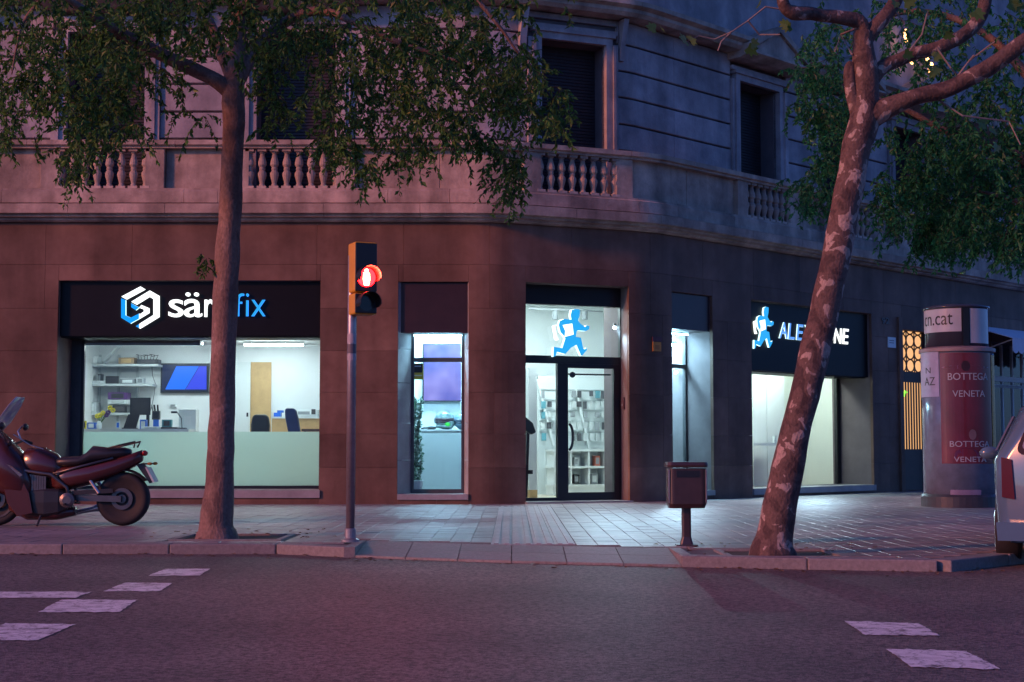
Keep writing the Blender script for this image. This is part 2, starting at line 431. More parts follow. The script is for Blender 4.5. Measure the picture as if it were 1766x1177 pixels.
for o in OPEN: core = subtract(core, o)
m = MB()
for a, b, c, d in core: m.prism([(-.95, c), (-.062, c), (-.062, d), (-.95, d)], a, b)
mk('wall_core', m, CORE, BLD)
# cornice, band and balcony plinth, cut into stones
def band(name, prof, material, cuts, gap=.003):
    for a, b in zip(cuts, cuts[1:]):
        mk(name, MB().prism(prof, a + gap, b - gap), material, BLD)
cuts = [SMIN]
while cuts[-1] < SMAX - 1.6: cuts.append(cuts[-1] + 1.37 + .22 * math.sin(len(cuts) * 2.1))
cuts.append(SMAX)
YF = 23.8
def zl(py, n): return hit(300, py, 'L', n)[1]
z_b0 = zl(376, .16); z_b1 = zl(350, .30)
band('cornice_stone', [(-.3, ZC + .002), (.06, ZC + .002), (.10, ZC + .03), (.10, z_b0), (.17, z_b0 + .02), (.17, z_b0 + .05), (.24, z_b0 + .07), (.24, z_b1), (-.3, z_b1 + .03)], STONE2, cuts)
z_p0 = z_b1 + .035; z_p1 = zl(324, .12)
band('plinth_stone', [(-.35, z_p0), (.11, z_p0), (.11, z_p1 - .05), (.08, z_p1 - .03), (.08, z_p1), (-.35, z_p1)], STONE2, [SMIN, -8.0, -5.05, -4.5, -2.2, -1.75, -.75, .0, .45, 2.55, LM + .6, LM + 2.2, LM + 4.5, LM + 5.0, LM + 7.3, LM + 7.8, LM + 10.3, LM + 13, SMAX])
z_r0 = zl(255, .12); z_r1 = zl(241, .15)
band('handrail_stone', [(-.12, z_r0), (.09, z_r0), (.09, z_r0 + .03), (.14, z_r0 + .05), (.14, z_r1), (-.12, z_r1)], STONE2, [SMIN, -7.6, -5.2, -4.4, -2.2, -.6, .6, 2.4, LM + 1, LM + 2.3, LM + 4.4, LM + 7.2, LM + 9.9, LM + 12.8, SMAX])
RB = (S(1290, 'R', .05, 340), S(1362, 'R', .05, 340))
bal = [(S(-230, 'L', .05), S(-83, 'L', .05)), (S(95, 'L', .05), S(243, 'L', .05)), (S(425, 'L', .05), S(575, 'L', .05)), (S(934, 'M', .05), S(1064, 'M', .05)), RB,
       (RB[0] + 2.8, RB[1] + 2.8), (RB[0] + 5.6, RB[1] + 5.6), (RB[0] + 8.45, RB[1] + 8.45), (RB[0] + 11.3, RB[1] + 11.3)]
# pedestals / panels between baluster runs
last = SMIN
zz0, zz1 = z_p1 + .002, z_r0 - .002
for a, b in bal + [(SMAX, SMAX + 1)]:
    w = a - last; pcs = [(last, a)]
    if w > .9:
        pcs = [(last, last + .32), (last + .32, a - .32), (a - .32, a)]
    for k, (p, q) in enumerate(pcs):
        rec = -.03 if (len(pcs) == 3 and k == 1) else .06
        sub = [(p, q)]
        if rec < 0 and q - p > 1.5:
            n_ = int((q - p) / .95); sub = [(p + (q - p) * t / n_, p + (q - p) * (t + 1) / n_) for t in range(n_)]
        for u, v in sub:
            if v - u > .05: mk('balcony_panel', MB().prism([(-.12, zz0), (rec, zz0), (rec, zz1), (-.12, zz1)], u + .004, v - .004, .006), STONE2, BLD)
    last = b
hB = zz1 - zz0
bm_ = MB(); q = .10
bm_.rings([[(-.075, -.075, 0), (.075, -.075, 0), (.075, .075, 0), (-.075, .075, 0)], [(-.075, -.075, .06 * hB), (.075, -.075, .06 * hB), (.075, .075, .06 * hB), (-.075, .075, .06 * hB)]])
bm_.lathe([(.05, .06 * hB), (.05, .10 * hB), (.038, .13 * hB), (.048, .2 * hB), (.072, .34 * hB), (.070, .40 * hB), (.045, .46 * hB), (.05, .49 * hB), (.05, .52 * hB), (.045, .54 * hB), (.07, .6 * hB), (.068, .68 * hB), (.045, .8 * hB), (.036, .88 * hB), (.05, .90 * hB), (.05, .93 * hB)], n=12)
bm_.rings([[(-.07, -.07, .93 * hB), (.07, -.07, .93 * hB), (.07, .07, .93 * hB), (-.07, .07, .93 * hB)], [(-.07, -.07, hB), (.07, -.07, hB), (.07, .07, hB), (-.07, .07, hB)]])
bme = bpy.data.meshes.new('baluster'); bme.from_pydata(bm_.v, [], bm_.f); bme.materials.append(STONE2)
for a, b in bal:
    n_ = max(5, round((b - a) / .198))
    for i in range(n_ + (1 if True else 0)):
        s = a + (b - a) * i / n_
        d = SEG[seg_of(s)][1]; p = fpos(s, -.01)
        inst('baluster', bme, (p.x, p.y, zz0), BLD, math.atan2(d.y, d.x))
# upper wall
NU = -.62
wl_ = lambda px, seg='L', py=180: hit(px, py, seg, NU + .12)[0]
UW = [(wl_(-232), wl_(-97)), (wl_(112), wl_(247)), (wl_(441), wl_(577)), (wl_(938, 'M'), wl_(1050, 'M')), (wl_(1283, 'R'), wl_(1283, 'R') + 1.3),
      (wl_(1283, 'R') + 2.8, wl_(1283, 'R') + 4.1), (wl_(1283, 'R') + 5.6, wl_(1283, 'R') + 6.9), (wl_(1283, 'R') + 8.45, wl_(1283, 'R') + 9.75), (wl_(1283, 'R') + 11.3, wl_(1283, 'R') + 12.6)]
ZW = hit(1000, 74, 'M', NU)[1]           # window head
z_f = z_p1 - .02
zc = [z_f]
zt = hit(1120, 22, 'M', .0)[1]
lines_y = [240, 193, 145, 98, 50]
zl_ = [hit(300, y_, 'L', NU)[1] for y_ in lines_y]
step = zl_[1] - zl_[0]
zrows = [z_f, zl_[0] - step, zl_[0]] + zl_[1:]
while zrows[-1] + step < zt - .1: zrows.append(zrows[-1] + step)
zrows.append(zt)
FR = .26                                  # window surround width
for (z0, z1) in zip(zrows, zrows[1:]):
    rs = [(SMIN, SMAX, z0, z1)]
    for a, b in UW: rs = subtract(rs, (a - FR, b + FR, z_f - 1, ZW + .34))
    extra = []
    for a, b, c, d in rs:
        if b - a > 2.6:
            n_ = int((b - a) / 1.3); extra += [(a + (b - a) * t / n_, a + (b - a) * (t + 1) / n_, c, d) for t in range(n_)]
        else: extra.append((a, b, c, d))
    for a, b, c, d in extra:
        gp = .016; m = MB()
        m.prism([(NU - .1, c + gp), (NU - .012, c + gp), (NU, c + gp + .012), (NU, d - gp - .012), (NU - .012, d - gp), (NU - .1, d - gp)], a + .002, b - .002, .003)
        mk('stone_block', m, STONE, BLD)
rs = [(SMIN, SMAX, z_f, zt)]
for a, b in UW: rs = subtract(rs, (a, b, z_f - 1, ZW))
m = MB()
for a, b, c, d in rs: m.prism([(NU - .5, c), (NU - .07, c), (NU - .07, d), (NU - .5, d)], a, b)
mk('upper_wall_core', m, CORE, BLD)
for i, (a, b) in enumerate(UW):
    w = thing_ = MB()
    # surround in three steps
    for off, n1, wd in ((0, NU + .04, .12), (.12, NU + .08, .06), (.18, NU + .05, .075)):
        w.prism([(NU - .12, z_f), (n1, z_f), (n1, ZW), (NU - .12, ZW)], a - off - wd, a - off)
        w.prism([(NU - .12, z_f), (n1, z_f), (n1, ZW), (NU - .12, ZW)], b + off, b + off + wd)
        w.prism([(NU - .12, ZW + off), (n1, ZW + off), (n1, ZW + off + wd), (NU - .12, ZW + off + wd)], a - off - wd, b + off + wd)
    win = mk('upper_window', w, STONE, BLD)
    mk('shutter_backing', MB().prism([(NU - .47, z_f), (NU - .44, z_f), (NU - .44, ZW), (NU - .47, ZW)], a - .1, b + .1), SHUT, win)
    m = MB(); z = z_f
    while z < ZW: m.prism([(NU - .439, z), (NU - .428, z + .012), (NU - .428, z + .046), (NU - .439, z + .05)], a + .002, b - .002); z += .056
    mk('roller_slats', m, SHUT, win)
    mk('reveal_left', MB(), SHUT, win) if False else None
    if True:                              # cornice head and pediment
        hz = ZW + .34
        if i != 3:
            p0, p1, mid = a - .34, b + .34, (a + b) / 2
            sg = seg_of(mid)
            m = MB(); m.prism([(NU - .1, hz), (NU + .3, hz), (NU + .52, hz + .08), (NU + .52, hz + .12), (NU - .1, hz + .12)], p0, p1)
            mk('window_cornice', m, STONE2, win)
            m = MB(); za, zb = hz + .121, hz + .62
            for (sa, z0_, sb, z1_) in ((p0, za, mid, zb), (mid, zb, p1, za)):
                A_ = [spos(sg, sa, n_, z0_ + dz) for n_, dz in ((NU - .1, 0), (NU + .53, 0), (NU + .53, .12), (NU - .1, .12))]
                B_ = [spos(sg, sb, n_, z1_ + dz) for n_, dz in ((NU - .1, 0), (NU + .53, 0), (NU + .53, .12), (NU - .1, .12))]
                m.rings([A_, B_])
            t = [spos(sg, p0 + .1, NU, za), spos(sg, p1 - .1, NU, za), spos(sg, mid, NU, zb)]; t2 = [spos(sg, p0 + .1, NU + .47, za), spos(sg, p1 - .1, NU + .47, za), spos(sg, mid, NU + .47, zb)]
            m.rings([t, t2]); mk('pediment', m, STONE2, win)
        else:
            for e in (a - .42, b + .30):
                mk('console_bracket', MB().prism([(NU, ZW - .25), (NU + .06, ZW - .25), (NU + .1, ZW), (NU + .22, zt - .02), (NU, zt - .02)], e, e + .12), STONE, win)
mk('balcony_floor', MB().prism([(NU - .1, z_p0 + .05), (-.34, z_p0 + .05), (-.34, z_p1 - .03), (NU - .1, z_p1 - .03)], SMIN, SMAX), STONE2, BLD)
band('string_course_stone', [(NU - .3, zt), (NU + .3, zt), (NU + .36, zt + .06), (NU + .36, zt + .12), (NU + .46, zt + .16), (NU + .46, zt + .24), (NU - .3, zt + .32)], STONE2, [SMIN, -8, -6, -4, -2, 0, 1.4, LM, LM + 2.0, LM + 5, LM + 8, LM + 11, LM + 14, SMAX])
mk('upper_storey_wall', MB().prism([(NU - .6, zt + .325), (NU, zt + .325), (NU, zt + 9), (NU - .6, zt + 9)], SMIN, SMAX), STONE, BLD)
mk('roof_slab', MB().prism([(-9, zt + 9.002), (NU + .4, zt + 9.002), (NU + .4, zt + 9.4), (-9, zt + 9.4)], SMIN, SMAX), STONE2, BLD)
# dark closed shell behind so no light passes through the rooms
def room(seg, s0, s1, n0, n1, z0, z1, wmat=WHITE, fmat=FLOORIN, t=.06):
    """interior shell: back wall, side walls, ceiling, floor (n1 < n0)"""
    mk('interior_wall', MB().sbox(seg, s0 - t, s1 + t, n1 - t, n1, z0 - t, z1 + t), wmat, BLD)
    mk('interior_wall', MB().sbox(seg, s0 - t, s0, n1 + .001, n0, z0 - t, z1 + t), wmat, BLD)
    mk('interior_wall', MB().sbox(seg, s1, s1 + t, n1 + .001, n0, z0 - t, z1 + t), wmat, BLD)
    mk('interior_ceiling', MB().sbox(seg, s0 + .001, s1 - .001, n1 + .001, n0, z1, z1 + t), wmat, BLD)
    mk('interior_floor', MB().sbox(seg, s0 + .001, s1 - .001, n1 + .001, n0, z0 - t, z0), fmat, BLD)
def fb(mb, seg, x0, y0, x1, y1, n, dep):
    """box whose front face, at depth n, fills the given rectangle of the photograph"""
    s0, za = hit(x0, y1, seg, n); s1, zb = hit(x1, y0, seg, n)
    s0 = hit(x0, (y0 + y1) / 2, seg, n)[0]; s1 = hit(x1, (y0 + y1) / 2, seg, n)[0]
    z0 = hit((x0 + x1) / 2, y1, seg, n)[1]; z1 = hit((x0 + x1) / 2, y0, seg, n)[1]
    return mb.sbox(seg, s0, s1, n - dep, n, z0, z1)
def fthing(name, label, cat, seg, px, py, n, group=None):
    s, z = hit(px, py, seg, n); return thing(name, label, cat, spos(seg, s, n, z), group)
def lamp_strip(seg, s0, s1, n0, n1, z, label, mat_=None, group=None):
    t = thing('ceiling_light', label, 'light', spos(seg, (s0 + s1) / 2, (n0 + n1) / 2, z), group)
    mk('housing', MB().sbox(seg, s0 - .01, s1 + .01, n0 - .01, n1 + .01, z + .012, z + .05), WHITE2, t)
    mk('diffuser', MB().sbox(seg, s0, s1, n0, n1, z - .02, z + .0115), mat_ or CYANW, t)
    return t
def polymesh(name, seg, pts, n0, n1, mats, parent, side=True):
    """extruded outline (s, z) between depths n0 < n1; mats = [face, side]"""
    from mathutils.geometry import tessellate_polygon
    tr = tessellate_polygon([[Vector((p[0], p[1], 0)) for p in pts]])
    k = len(pts); m = MB()
    m.v = [spos(seg, p[0], n1, p[1]) for p in pts] + [spos(seg, p[0], n0, p[1]) for p in pts]
    m.f = [tuple(t) for t in tr] + [tuple(i + k for i in t) for t in tr] + [(i, (i + 1) % k, k + (i + 1) % k, k + i) for i in range(k)]
    o = mk(name, m, mats, parent); nt_ = 2 * len(tr)
    for i, p in enumerate(o.data.polygons): p.material_index = 0 if i < len(tr) else 1
    return o
def text_verts(body, shear=0.0, fat=0.0, depth=.1):
    cu = bpy.data.curves.new('txt', 'FONT'); cu.body = body; cu.shear = shear; cu.offset = fat; cu.extrude = depth; cu.resolution_u = 4
    o = bpy.data.objects.new('txt', cu); COL.objects.link(o)
    dg = bpy.context.evaluated_depsgraph_get(); dg.update()
    me = bpy.data.meshes.new_from_object(o.evaluated_get(dg))
    vs_ = [tuple(v.co) for v in me.vertices]; fs_ = [tuple(p.vertices) for p in me.polygons]
    nz = [p.normal.z for p in me.polygons]
    bpy.data.objects.remove(o); bpy.data.curves.remove(cu); bpy.data.meshes.remove(me)
    return vs_, fs_, nz
def letter(name, ch, seg, x0, y0, x1, y1, n0, n1, mats, parent, shear=0.0, fat=0.0, fit=True):
    vs_, fs_, nz = text_verts(ch, shear, fat)
    us = [v[0] for v in vs_]; ws = [v[1] for v in vs_]; u0, u1, w0, w1 = min(us), max(us), min(ws), max(ws)
    s0, s1 = hit(x0, (y0 + y1) / 2, seg, n1)[0], hit(x1, (y0 + y1) / 2, seg, n1)[0]
    z1, z0 = hit((x0 + x1) / 2, y0, seg, n1)[1], hit((x0 + x1) / 2, y1, seg, n1)[1]
    m = MB()
    m.v = [spos(seg, s0 + (v[0] - u0) / (u1 - u0) * (s1 - s0), n0 + (v[2] + .1) / .2 * (n1 - n0), z0 + (v[1] - w0) / (w1 - w0) * (z1 - z0)) for v in vs_]
    m.f = fs_
    off = gloc(parent); me = bpy.data.meshes.new(name); me.from_pydata([(v[0] - off.x, v[1] - off.y, v[2] - off.z) for v in m.v], [], m.f)
    for q_ in mats: me.materials.append(q_)
    for p, z in zip(me.polygons, nz): p.material_index = 0 if abs(z) > .7 else len(mats) - 1
    o = bpy.data.objects.new(name, me); COL.objects.link(o); o.parent = parent
    return o
SIGNW = glow('sign_white', (.95, 1.0, 1.0), 1.3)
SIGNB = glow('sign_blue', (.0, .30, .95), .85)
SIGNC = glow('sign_cyan', (.02, .38, .85), .8)
SIGNS = glow('sign_edge', (.65, .95, 1.0), 1.5)
SIGNH = glow('sign_halo_blue', (.03, .22, .9), 1.6)

# --- left shop front -------------------------------------------------
G1 = -.80
def frame_bar(seg, s0, s1, z0, z1, parent, n=G1, name='frame_bar', material=None, d=.07):
    return mk(name, MB().sbox(seg, s0, s1, n - d / 2, n + d / 2, z0, z1), material or BLACK, parent)
z1b = hit(300, 838, 'L', G1)[1]; z1t = hit(300, 583, 'L', G1)[1]
sg0, sg1 = S(140, 'L', G1), S(551, 'L', G1) + .25
sw = thing('shop_window', 'large shop window with frosted lower band under the white and blue sign', 'shop window', spos('L', (O1[0] + O1[1]) / 2, G1, .22))
frame_bar('L', O1[0] + .002, sg0, z1b - .06, ZTOP - .9, sw, d=.06, name='side_panel', material=mat('side_panel_grey', (.05, .07, .08), .35, .2, 5))
frame_bar('L', sg0, sg0 + .05, z1b, z1t, sw)
frame_bar('L', O1[0] + .002, O1[1] - .002, .225, z1b, sw, name='base_bar', d=.1)
smull = S(378, 'L', G1)
frame_bar('L', smull, smull + .06, z1b, z1t, sw)
frame_bar('L', O1[1] - .05, O1[1] - .002, z1b, z1t, sw)
frame_bar('L', O1[0] + .002, O1[1] - .002, z1t, z1t + .07, sw, name='head_bar')
mk('pane', MB().sbox('L', sg0 + .051, smull - .001, G1 - .006, G1 + .004, z1b, z1t), GLASS, sw)
mk('pane', MB().sbox('L', smull + .061, O1[1] - .051, G1 - .006, G1 + .004, z1b, z1t), GLASS, sw)
FROST = bpy.data.materials.new('frosted_film'); FROST.use_nodes = True
_n, _l = FROST.node_tree.nodes, FROST.node_tree.links; _n.clear()
_o = _n.new('ShaderNodeOutputMaterial'); _a = _n.new('ShaderNodeBsdfTranslucent'); _d = _n.new('ShaderNodeBsdfDiffuse'); _m = _n.new('ShaderNodeMixShader'); _t = _n.new('ShaderNodeBsdfTransparent'); _m2 = _n.new('ShaderNodeMixShader')
_a.inputs[0].default_value = (.74, .93, .88, 1); _d.inputs[0].default_value = (.35, .42, .40, 1); _m.inputs[0].default_value = .20; _m2.inputs[0].default_value = .12
_l.new(_a.outputs[0], _m.inputs[1]); _l.new(_d.outputs[0], _m.inputs[2]); _l.new(_m.outputs[0], _m2.inputs[1]); _l.new(_t.outputs[0], _m2.inputs[2]); _l.new(_m2.outputs[0], _o.inputs[0])
zf = hit(300, 745, 'L', G1)[1]
mk('frosted_film', MB().sbox('L', sg0 + .052, smull - .002, G1 - .010, G1 - .0065, z1b, zf), FROST, sw)
mk('frosted_film', MB().sbox('L', smull + .062, O1[1] - .052, G1 - .010, G1 - .0065, z1b, zf), FROST, sw)
mk('window_sill', MB().sbox('L', O1[0] - .02, O1[1] + .02, -.75, .03, .10, .222), JAMB, BLD)
R1 = (O1[0] - .55, O1[1] + .45, -.951, -4.4, .12, 2.86)
room('L', *R1[:2], R1[2], R1[3], R1[4], R1[5])
# sign
sz0, sz1 = hit(300, 580, 'L', -.1)[1], ZTOP - .015
sgn = thing('shop_sign', 'black fascia sign with white and blue hexagon logo and lit letters', 'sign', spos('L', (O1[0] + O1[1]) / 2, -.1, sz0))
mk('board', MB().sbox('L', O1[0] + .004, O1[1] - .004, -.16, -.10, sz0, sz1), BOARD, sgn)
mk('soffit', MB().sbox('L', O1[0] + .004, O1[1] - .004, -.78, -.161, sz0 - .02, sz0 + .03), BOARD, sgn)
def hx(pts, n=-.05): return [hit(180 + x / 5.887, 480 + y_ / 5.887, 'L', n) for x, y_ in pts]
for name, mt, pts in (('logo_white', SIGNW, [(172, 188), (365, 85), (412, 113), (222, 215)]), ('logo_blue', SIGNB, [(170, 205), (215, 222), (215, 378), (267, 402), (352, 360), (352, 412), (265, 460), (170, 402)]),
                      ('logo_white', SIGNW, [(272, 240), (460, 126), (555, 180), (555, 392), (358, 512), (355, 465), (497, 375), (497, 212), (455, 188), (325, 268)]),
                      ('logo_blue', SIGNB, [(272, 255), (352, 298), (320, 325), (272, 295)]), ('logo_white', SIGNW, [(375, 272), (452, 305), (452, 352), (355, 410), (355, 370), (400, 340), (400, 318), (352, 300)]),
                      ('logo_blue', SIGNB, [(318, 488), (353, 466), (353, 508)])):
    polymesh(name, 'L', hx(pts), -.098, -.05, [mt, SIGNW if mt is SIGNW else SIGNS], sgn)
def zx(x, y_): return 180 + x / 5.887, 480 + y_ / 5.887
for ch, x0, y0, x1, y1, mt, fat in (('s', 650, 215, 800, 395, [SIGNW], .004), ('ä', 808, 145, 990, 395, [SIGNW], .004), ('r', 1015, 215, 1105, 392, [SIGNW], .004)):
    letter('letter', ch, 'L', *zx(x0, y0), *zx(x1, y1), -.098, -.05, mt, sgn, fat=fat)
for ch, x0, y0, x1, y1 in (('f', 1322, 155, 1415, 385), ('i', 1436, 155, 1462, 385), ('x', 1492, 220, 1632, 385)):
    letter('letter', ch, 'L', *zx(x0, y0), *zx(x1, y1), -.098, -.05, [SIGNC, SIGNH], sgn, fat=-.012)
# inside the left shop
BW = R1[3] + .002
tv = fthing('television', 'flat television on the white shop wall showing blue slanted bands', 'television', 'L', 318, 652, BW)
mk('casing', fb(MB(), 'L', 277, 627, 360, 678, BW + .07, .068), BLACK, tv)
SCR = glow('screen_dark', (.005, .01, .05), 1.0); SCB = glow('screen_blue', (.01, .13, .85), 1.0); SCV = glow('screen_violet', (.03, .05, .62), 1.0)
mk('screen', fb(MB(), 'L', 280, 630, 357, 674, BW + .074, .003), SCR, tv)
def scr(pts, n): return [hit(x, y_, 'L', n) for x, y_ in pts]
polymesh('screen_band', 'L', scr([(285, 672), (304, 632), (343, 632), (319, 672)], BW + .076), BW + .0745, BW + .076, [SCB, SCB], tv)
polymesh('screen_band', 'L', scr([(320, 672), (344, 632), (356, 632), (356, 672)], BW + .076), BW + .0745, BW + .076, [SCV, SCV], tv)
dr = fthing('interior_door', 'white sliding door half over a pale wood panel in the left shop', 'door', 'L', 440, 745, BW)
fl = R1[4]
def fz(mb, seg, x0, y0, x1, zlow, n, dep):
    s0, s1 = hit(x0, y0, seg, n)[0], hit(x1, y0, seg, n)[0]
    return mb.sbox(seg, s0, s1, n - dep, n, zlow, hit((x0 + x1) / 2, y0, seg, n)[1])
mk('wood_panel', fz(MB(), 'L', 431, 625, 468, fl, BW + .03, .028), WOOD, dr)
mk('sliding_leaf', fz(MB(), 'L', 396, 625, 432, fl, BW + .08, .04), WHITE2, dr)
mk('handle', fb(MB(), 'L', 425, 712, 428, 719, BW + .095, .014), BLACK, dr)
ct = fthing('wall_counter', 'low pale wood cabinet against the back wall of the left shop', 'cabinet', 'L', 510, 745, BW)
mk('cabinet_body', fz(MB(), 'L', 469, 722, 560, fl, BW + .5, .49), WOOD, ct)
mk('cabinet_top', fb(MB(), 'L', 468, 719, 561, 722, BW + .52, .51), WHITE2, ct)
prn = fthing('desk_printer', 'white printer with keypad on the pale wood cabinet', 'printer', 'L', 525, 719, BW + .3)
mk('printer_body', fb(MB(), 'L', 508, 707, 548, 719, BW + .42, .3), WHITE2, prn, bevel=.01)
mk('printer_keys', fb(MB(), 'L', 514, 710, 534, 715, BW + .425, .004), mat('grey_plastic', (.25, .28, .3), .5), prn)
mk('printer_display', fb(MB(), 'L', 537, 706, 544, 715, BW + .43, .008), DKMET, prn)
bxx = fthing('blue_box', 'small blue box on the pale wood cabinet', 'box', 'L', 479, 719, BW + .3)
BLUEP = mat('blue_plastic', (.02, .12, .55), .4)
mk('box_body', fb(MB(), 'L', 472, 712, 484, 719, BW + .4, .15), BLUEP, bxx); mk('box_lid', fb(MB(), 'L', 478, 708, 488, 712, BW + .38, .12), BLUEP, bxx)
def chair(label, xc, ytop, wpx, n, m_, lean=0.0, tall=1.0):
    s, z = hit(xc, ytop, 'L', n); t = thing('office_chair', label, 'chair', spos('L', s, n, fl), 'office chairs in the left shop')
    hw = (S(xc + wpx / 2, 'L', n) - S(xc - wpx / 2, 'L', n)) / 2
    rings = []
    for k, (q, wf) in enumerate(((0, .72), (.3, .95), (.7, 1.0), (.92, .88), (1.0, .6))):
        zz = z - (1 - q) * .62 * tall; w_ = hw * wf; yo = -lean * (1 - q) * .2
        rings.append([spos('L', s - w_ + yo, n - .05, zz), spos('L', s + w_ + yo, n - .05, zz), spos('L', s + w_ * .9 + yo, n + .04, zz), spos('L', s - w_ * .9 + yo, n + .04, zz)])
    mk('backrest', MB().rings(rings), m_, t, bevel=.03)
    mk('seat', MB().sbox('L', s - hw * 1.1, s + hw * 1.1, n - .5, n, fl + .42, fl + .5), m_, t, bevel=.03)
    mk('post', MB().lathe([(.03, fl + .1), (.03, fl + .42)], (spos('L', s, n - .25, 0)), 8), BLACK, t)
    for k in range(5):
        a = k * 2 * math.pi / 5; c = Vector(spos('L', s, n - .25, fl + .08)); mk('base_leg', MB().bar(c, c + Vector((.28 * math.cos(a), .28 * math.sin(a), -.05)), .04, .03), BLACK, t)
    mk('back_bracket', MB().bar(spos('L', s, n + .02, fl + .46), spos('L', s - lean * .12, n + .02, z - .5 * tall), .05, .02), BLACK, t)
chair('black mesh office chair in front of the wood panel', 449, 715, 34, -2.6, BLACK)
chair('blue and black high-backed chair beside the printer', 500, 704, 24, -2.4, mat('navy_leather', (.015, .025, .10), .35), -.6)
dk = fthing('side_desk', 'dark grey desk corner at the right edge of the shop window', 'desk', 'L', 545, 742, -2.2)
mk('desk_top', fb(MB(), 'L', 520, 740, 575, 744, -2.0, .7), DKMET, dk)
mk('leg', fz(MB(), 'L', 524, 744, 528, fl, -2.05, .05), DKMET, dk); mk('leg', fz(MB(), 'L', 566, 744, 570, fl, -2.05, .05), DKMET, dk)
# wall shelving along the back left
SHM = mat('pale_steel', (.50, .55, .56), .45, .08, 5)
sh = fthing('wall_shelving', 'pale steel wall shelving full of repair gear at the back left', 'shelving', 'L', 200, 745, BW)
for x in (141, 170, 203, 236): mk('upright', fz(MB(), 'L', x, 612, x + 4, fl, BW + .04, .038), SHM, sh)
for (x0, y0, x1) in ((136, 628, 272), (136, 662, 262), (136, 712, 222)): mk('shelf_board', fb(MB(), 'L', x0, y0, x1, y0 + 4, BW + .46, .44), SHM, sh)
mk('ceiling_brace', MB().bar(spos('L', S(178, 'L', BW + .4), BW + .4, hit(178, 626, 'L', BW + .4)[1]), spos('L', S(215, 'L', -2.6), -2.6, 2.84), .05, .05), SHM, sh)
wb = fthing('work_bench', 'cluttered repair bench behind the frosted band', 'bench', 'L', 230, 745, -2.7)
mk('bench_top', fb(MB(), 'L', 134, 740, 325, 745, -2.3, .8), WHITE2, wb)
for x in (140, 318): mk('leg', fz(MB(), 'L', x, 745, x + 5, fl, -2.35, .05), SHM, wb)
def clutter(name, label, x0, y0, x1, y1, n, dep, m_, g_=None, bev=.008, cat='equipment'):
    o = mk(name, fb(MB(), 'L', x0, y0, x1, y1, n, dep), m_, None, bevel=bev)
    return tag(o, label, cat, g_)
def gear(name, label, cat, seg, x0, y0, x1, y1, n, dep, m1, m2=None, inset=.18):
    t = fthing(name, label, cat, seg, (x0 + x1) / 2, y1, n - dep / 2)
    mk('body', fb(MB(), seg, x0, y0, x1, y1, n - .004, dep), m1, t, bevel=.006)
    w_, h_ = (x1 - x0) * inset, (y1 - y0) * inset
    mk('front_panel', fb(MB(), seg, x0 + w_, y0 + h_, x1 - w_, y1 - h_, n + .002, .0055), m2 or DKMET, t)
    return t
GREY = mat('mid_grey_plastic', (.16, .18, .19), .5); RED = mat('dark_red_plastic', (.12, .02, .03), .4); YEL = mat('yellow_plastic', (.65, .55, .02), .45); PURP = mat('purple_plastic', (.08, .02, .14), .4)
gear('desktop_monitor', 'black monitor standing on the repair bench under the shelf', 'monitor', 'L', 224, 686, 259, 716, -2.75, .06, BLACK, SHUT, .08)
mk('monitor_stand', fb(MB(), 'L', 252, 716, 257, 740, -2.77, .05), BLACK, bpy.data.objects['desktop_monitor'])
m = MB(); a0 = [hit(x, y_, 'L', -2.42) for x, y_ in ((212, 740), (234, 740), (241, 715), (221, 715))]
lap = fthing('open_laptop', 'dark open laptop leaning back on the repair bench', 'laptop', 'L', 225, 740, -2.45)
polymesh('screen_lid', 'L', a0, -2.45, -2.42, [SHUT, BLACK], lap); mk('keyboard', fb(MB(), 'L', 210, 738, 236, 740, -2.31, .1), DKMET, lap)
gear('purple_case', 'dark purple tool case on the lower shelf', 'case', 'L', 186, 677, 219, 689, BW + .44, .3, PURP, BLACK)
gear('black_case', 'black tool case on the lowest shelf beside the flowers', 'case', 'L', 194, 699, 219, 712, BW + .44, .3, BLACK, DKMET)
gear('white_tray', 'white parts tray lying between the two dark cases', 'tray', 'L', 186, 690, 220, 697, BW + .43, .3, WHITE2, SHM)
gear('grey_machine', 'grey bench machine with keypad on the middle shelf', 'machine', 'L', 206, 654, 233, 662, BW + .44, .3, GREY, WHITE2)
gear('pale_instrument', 'pale measuring instrument at the end of the middle shelf', 'instrument', 'L', 235, 652, 247, 662, BW + .44, .2, SHM, GREY)
gear('black_router', 'black cable-crowned router box on the top shelf', 'router', 'L', 236, 620, 273, 628, BW + .44, .25, BLACK, DKMET)
rt = bpy.data.objects['black_router']
for k in range(7):
    s, z = hit(239 + k * 5, 621, 'L', BW + .4); mk('antenna', MB().tube([spos('L', s, BW + .4, z), spos('L', s + random.uniform(-.05, .05), BW + .38, z + .09), spos('L', s + random.uniform(-.1, .1), BW + .35, z + random.uniform(.05, .12))], .006, 5), BLACK, rt)
gear('tray_stack', 'flat stack of white trays on the left end of the middle shelf', 'trays', 'L', 141, 657, 180, 662, BW + .44, .3, WHITE2, SHM)
gear('carton', 'white carton on the left end of the top shelf', 'box', 'L', 143, 615, 168, 628, BW + .42, .3, WHITE2, WHITE)
gear('yellow_gauge', 'yellow hand meter standing at the left end of the repair bench', 'meter', 'L', 139, 726, 148, 740, -2.4, .06, YEL, BLACK)
gear('blue_tool_box', 'blue and white tool box beside the yellow meter', 'box', 'L', 150, 729, 164, 740, -2.45, .15, BLUEP, WHITE2)
gear('cable_tray', 'pale tray of cables beside the laptop on the bench', 'tray', 'L', 243, 736, 276, 740, -2.36, .2, WHITE2, SHM)
gear('flat_case', 'black flat case at the right end of the bench', 'case', 'L', 277, 737, 306, 740, -2.36, .2, BLACK, DKMET)
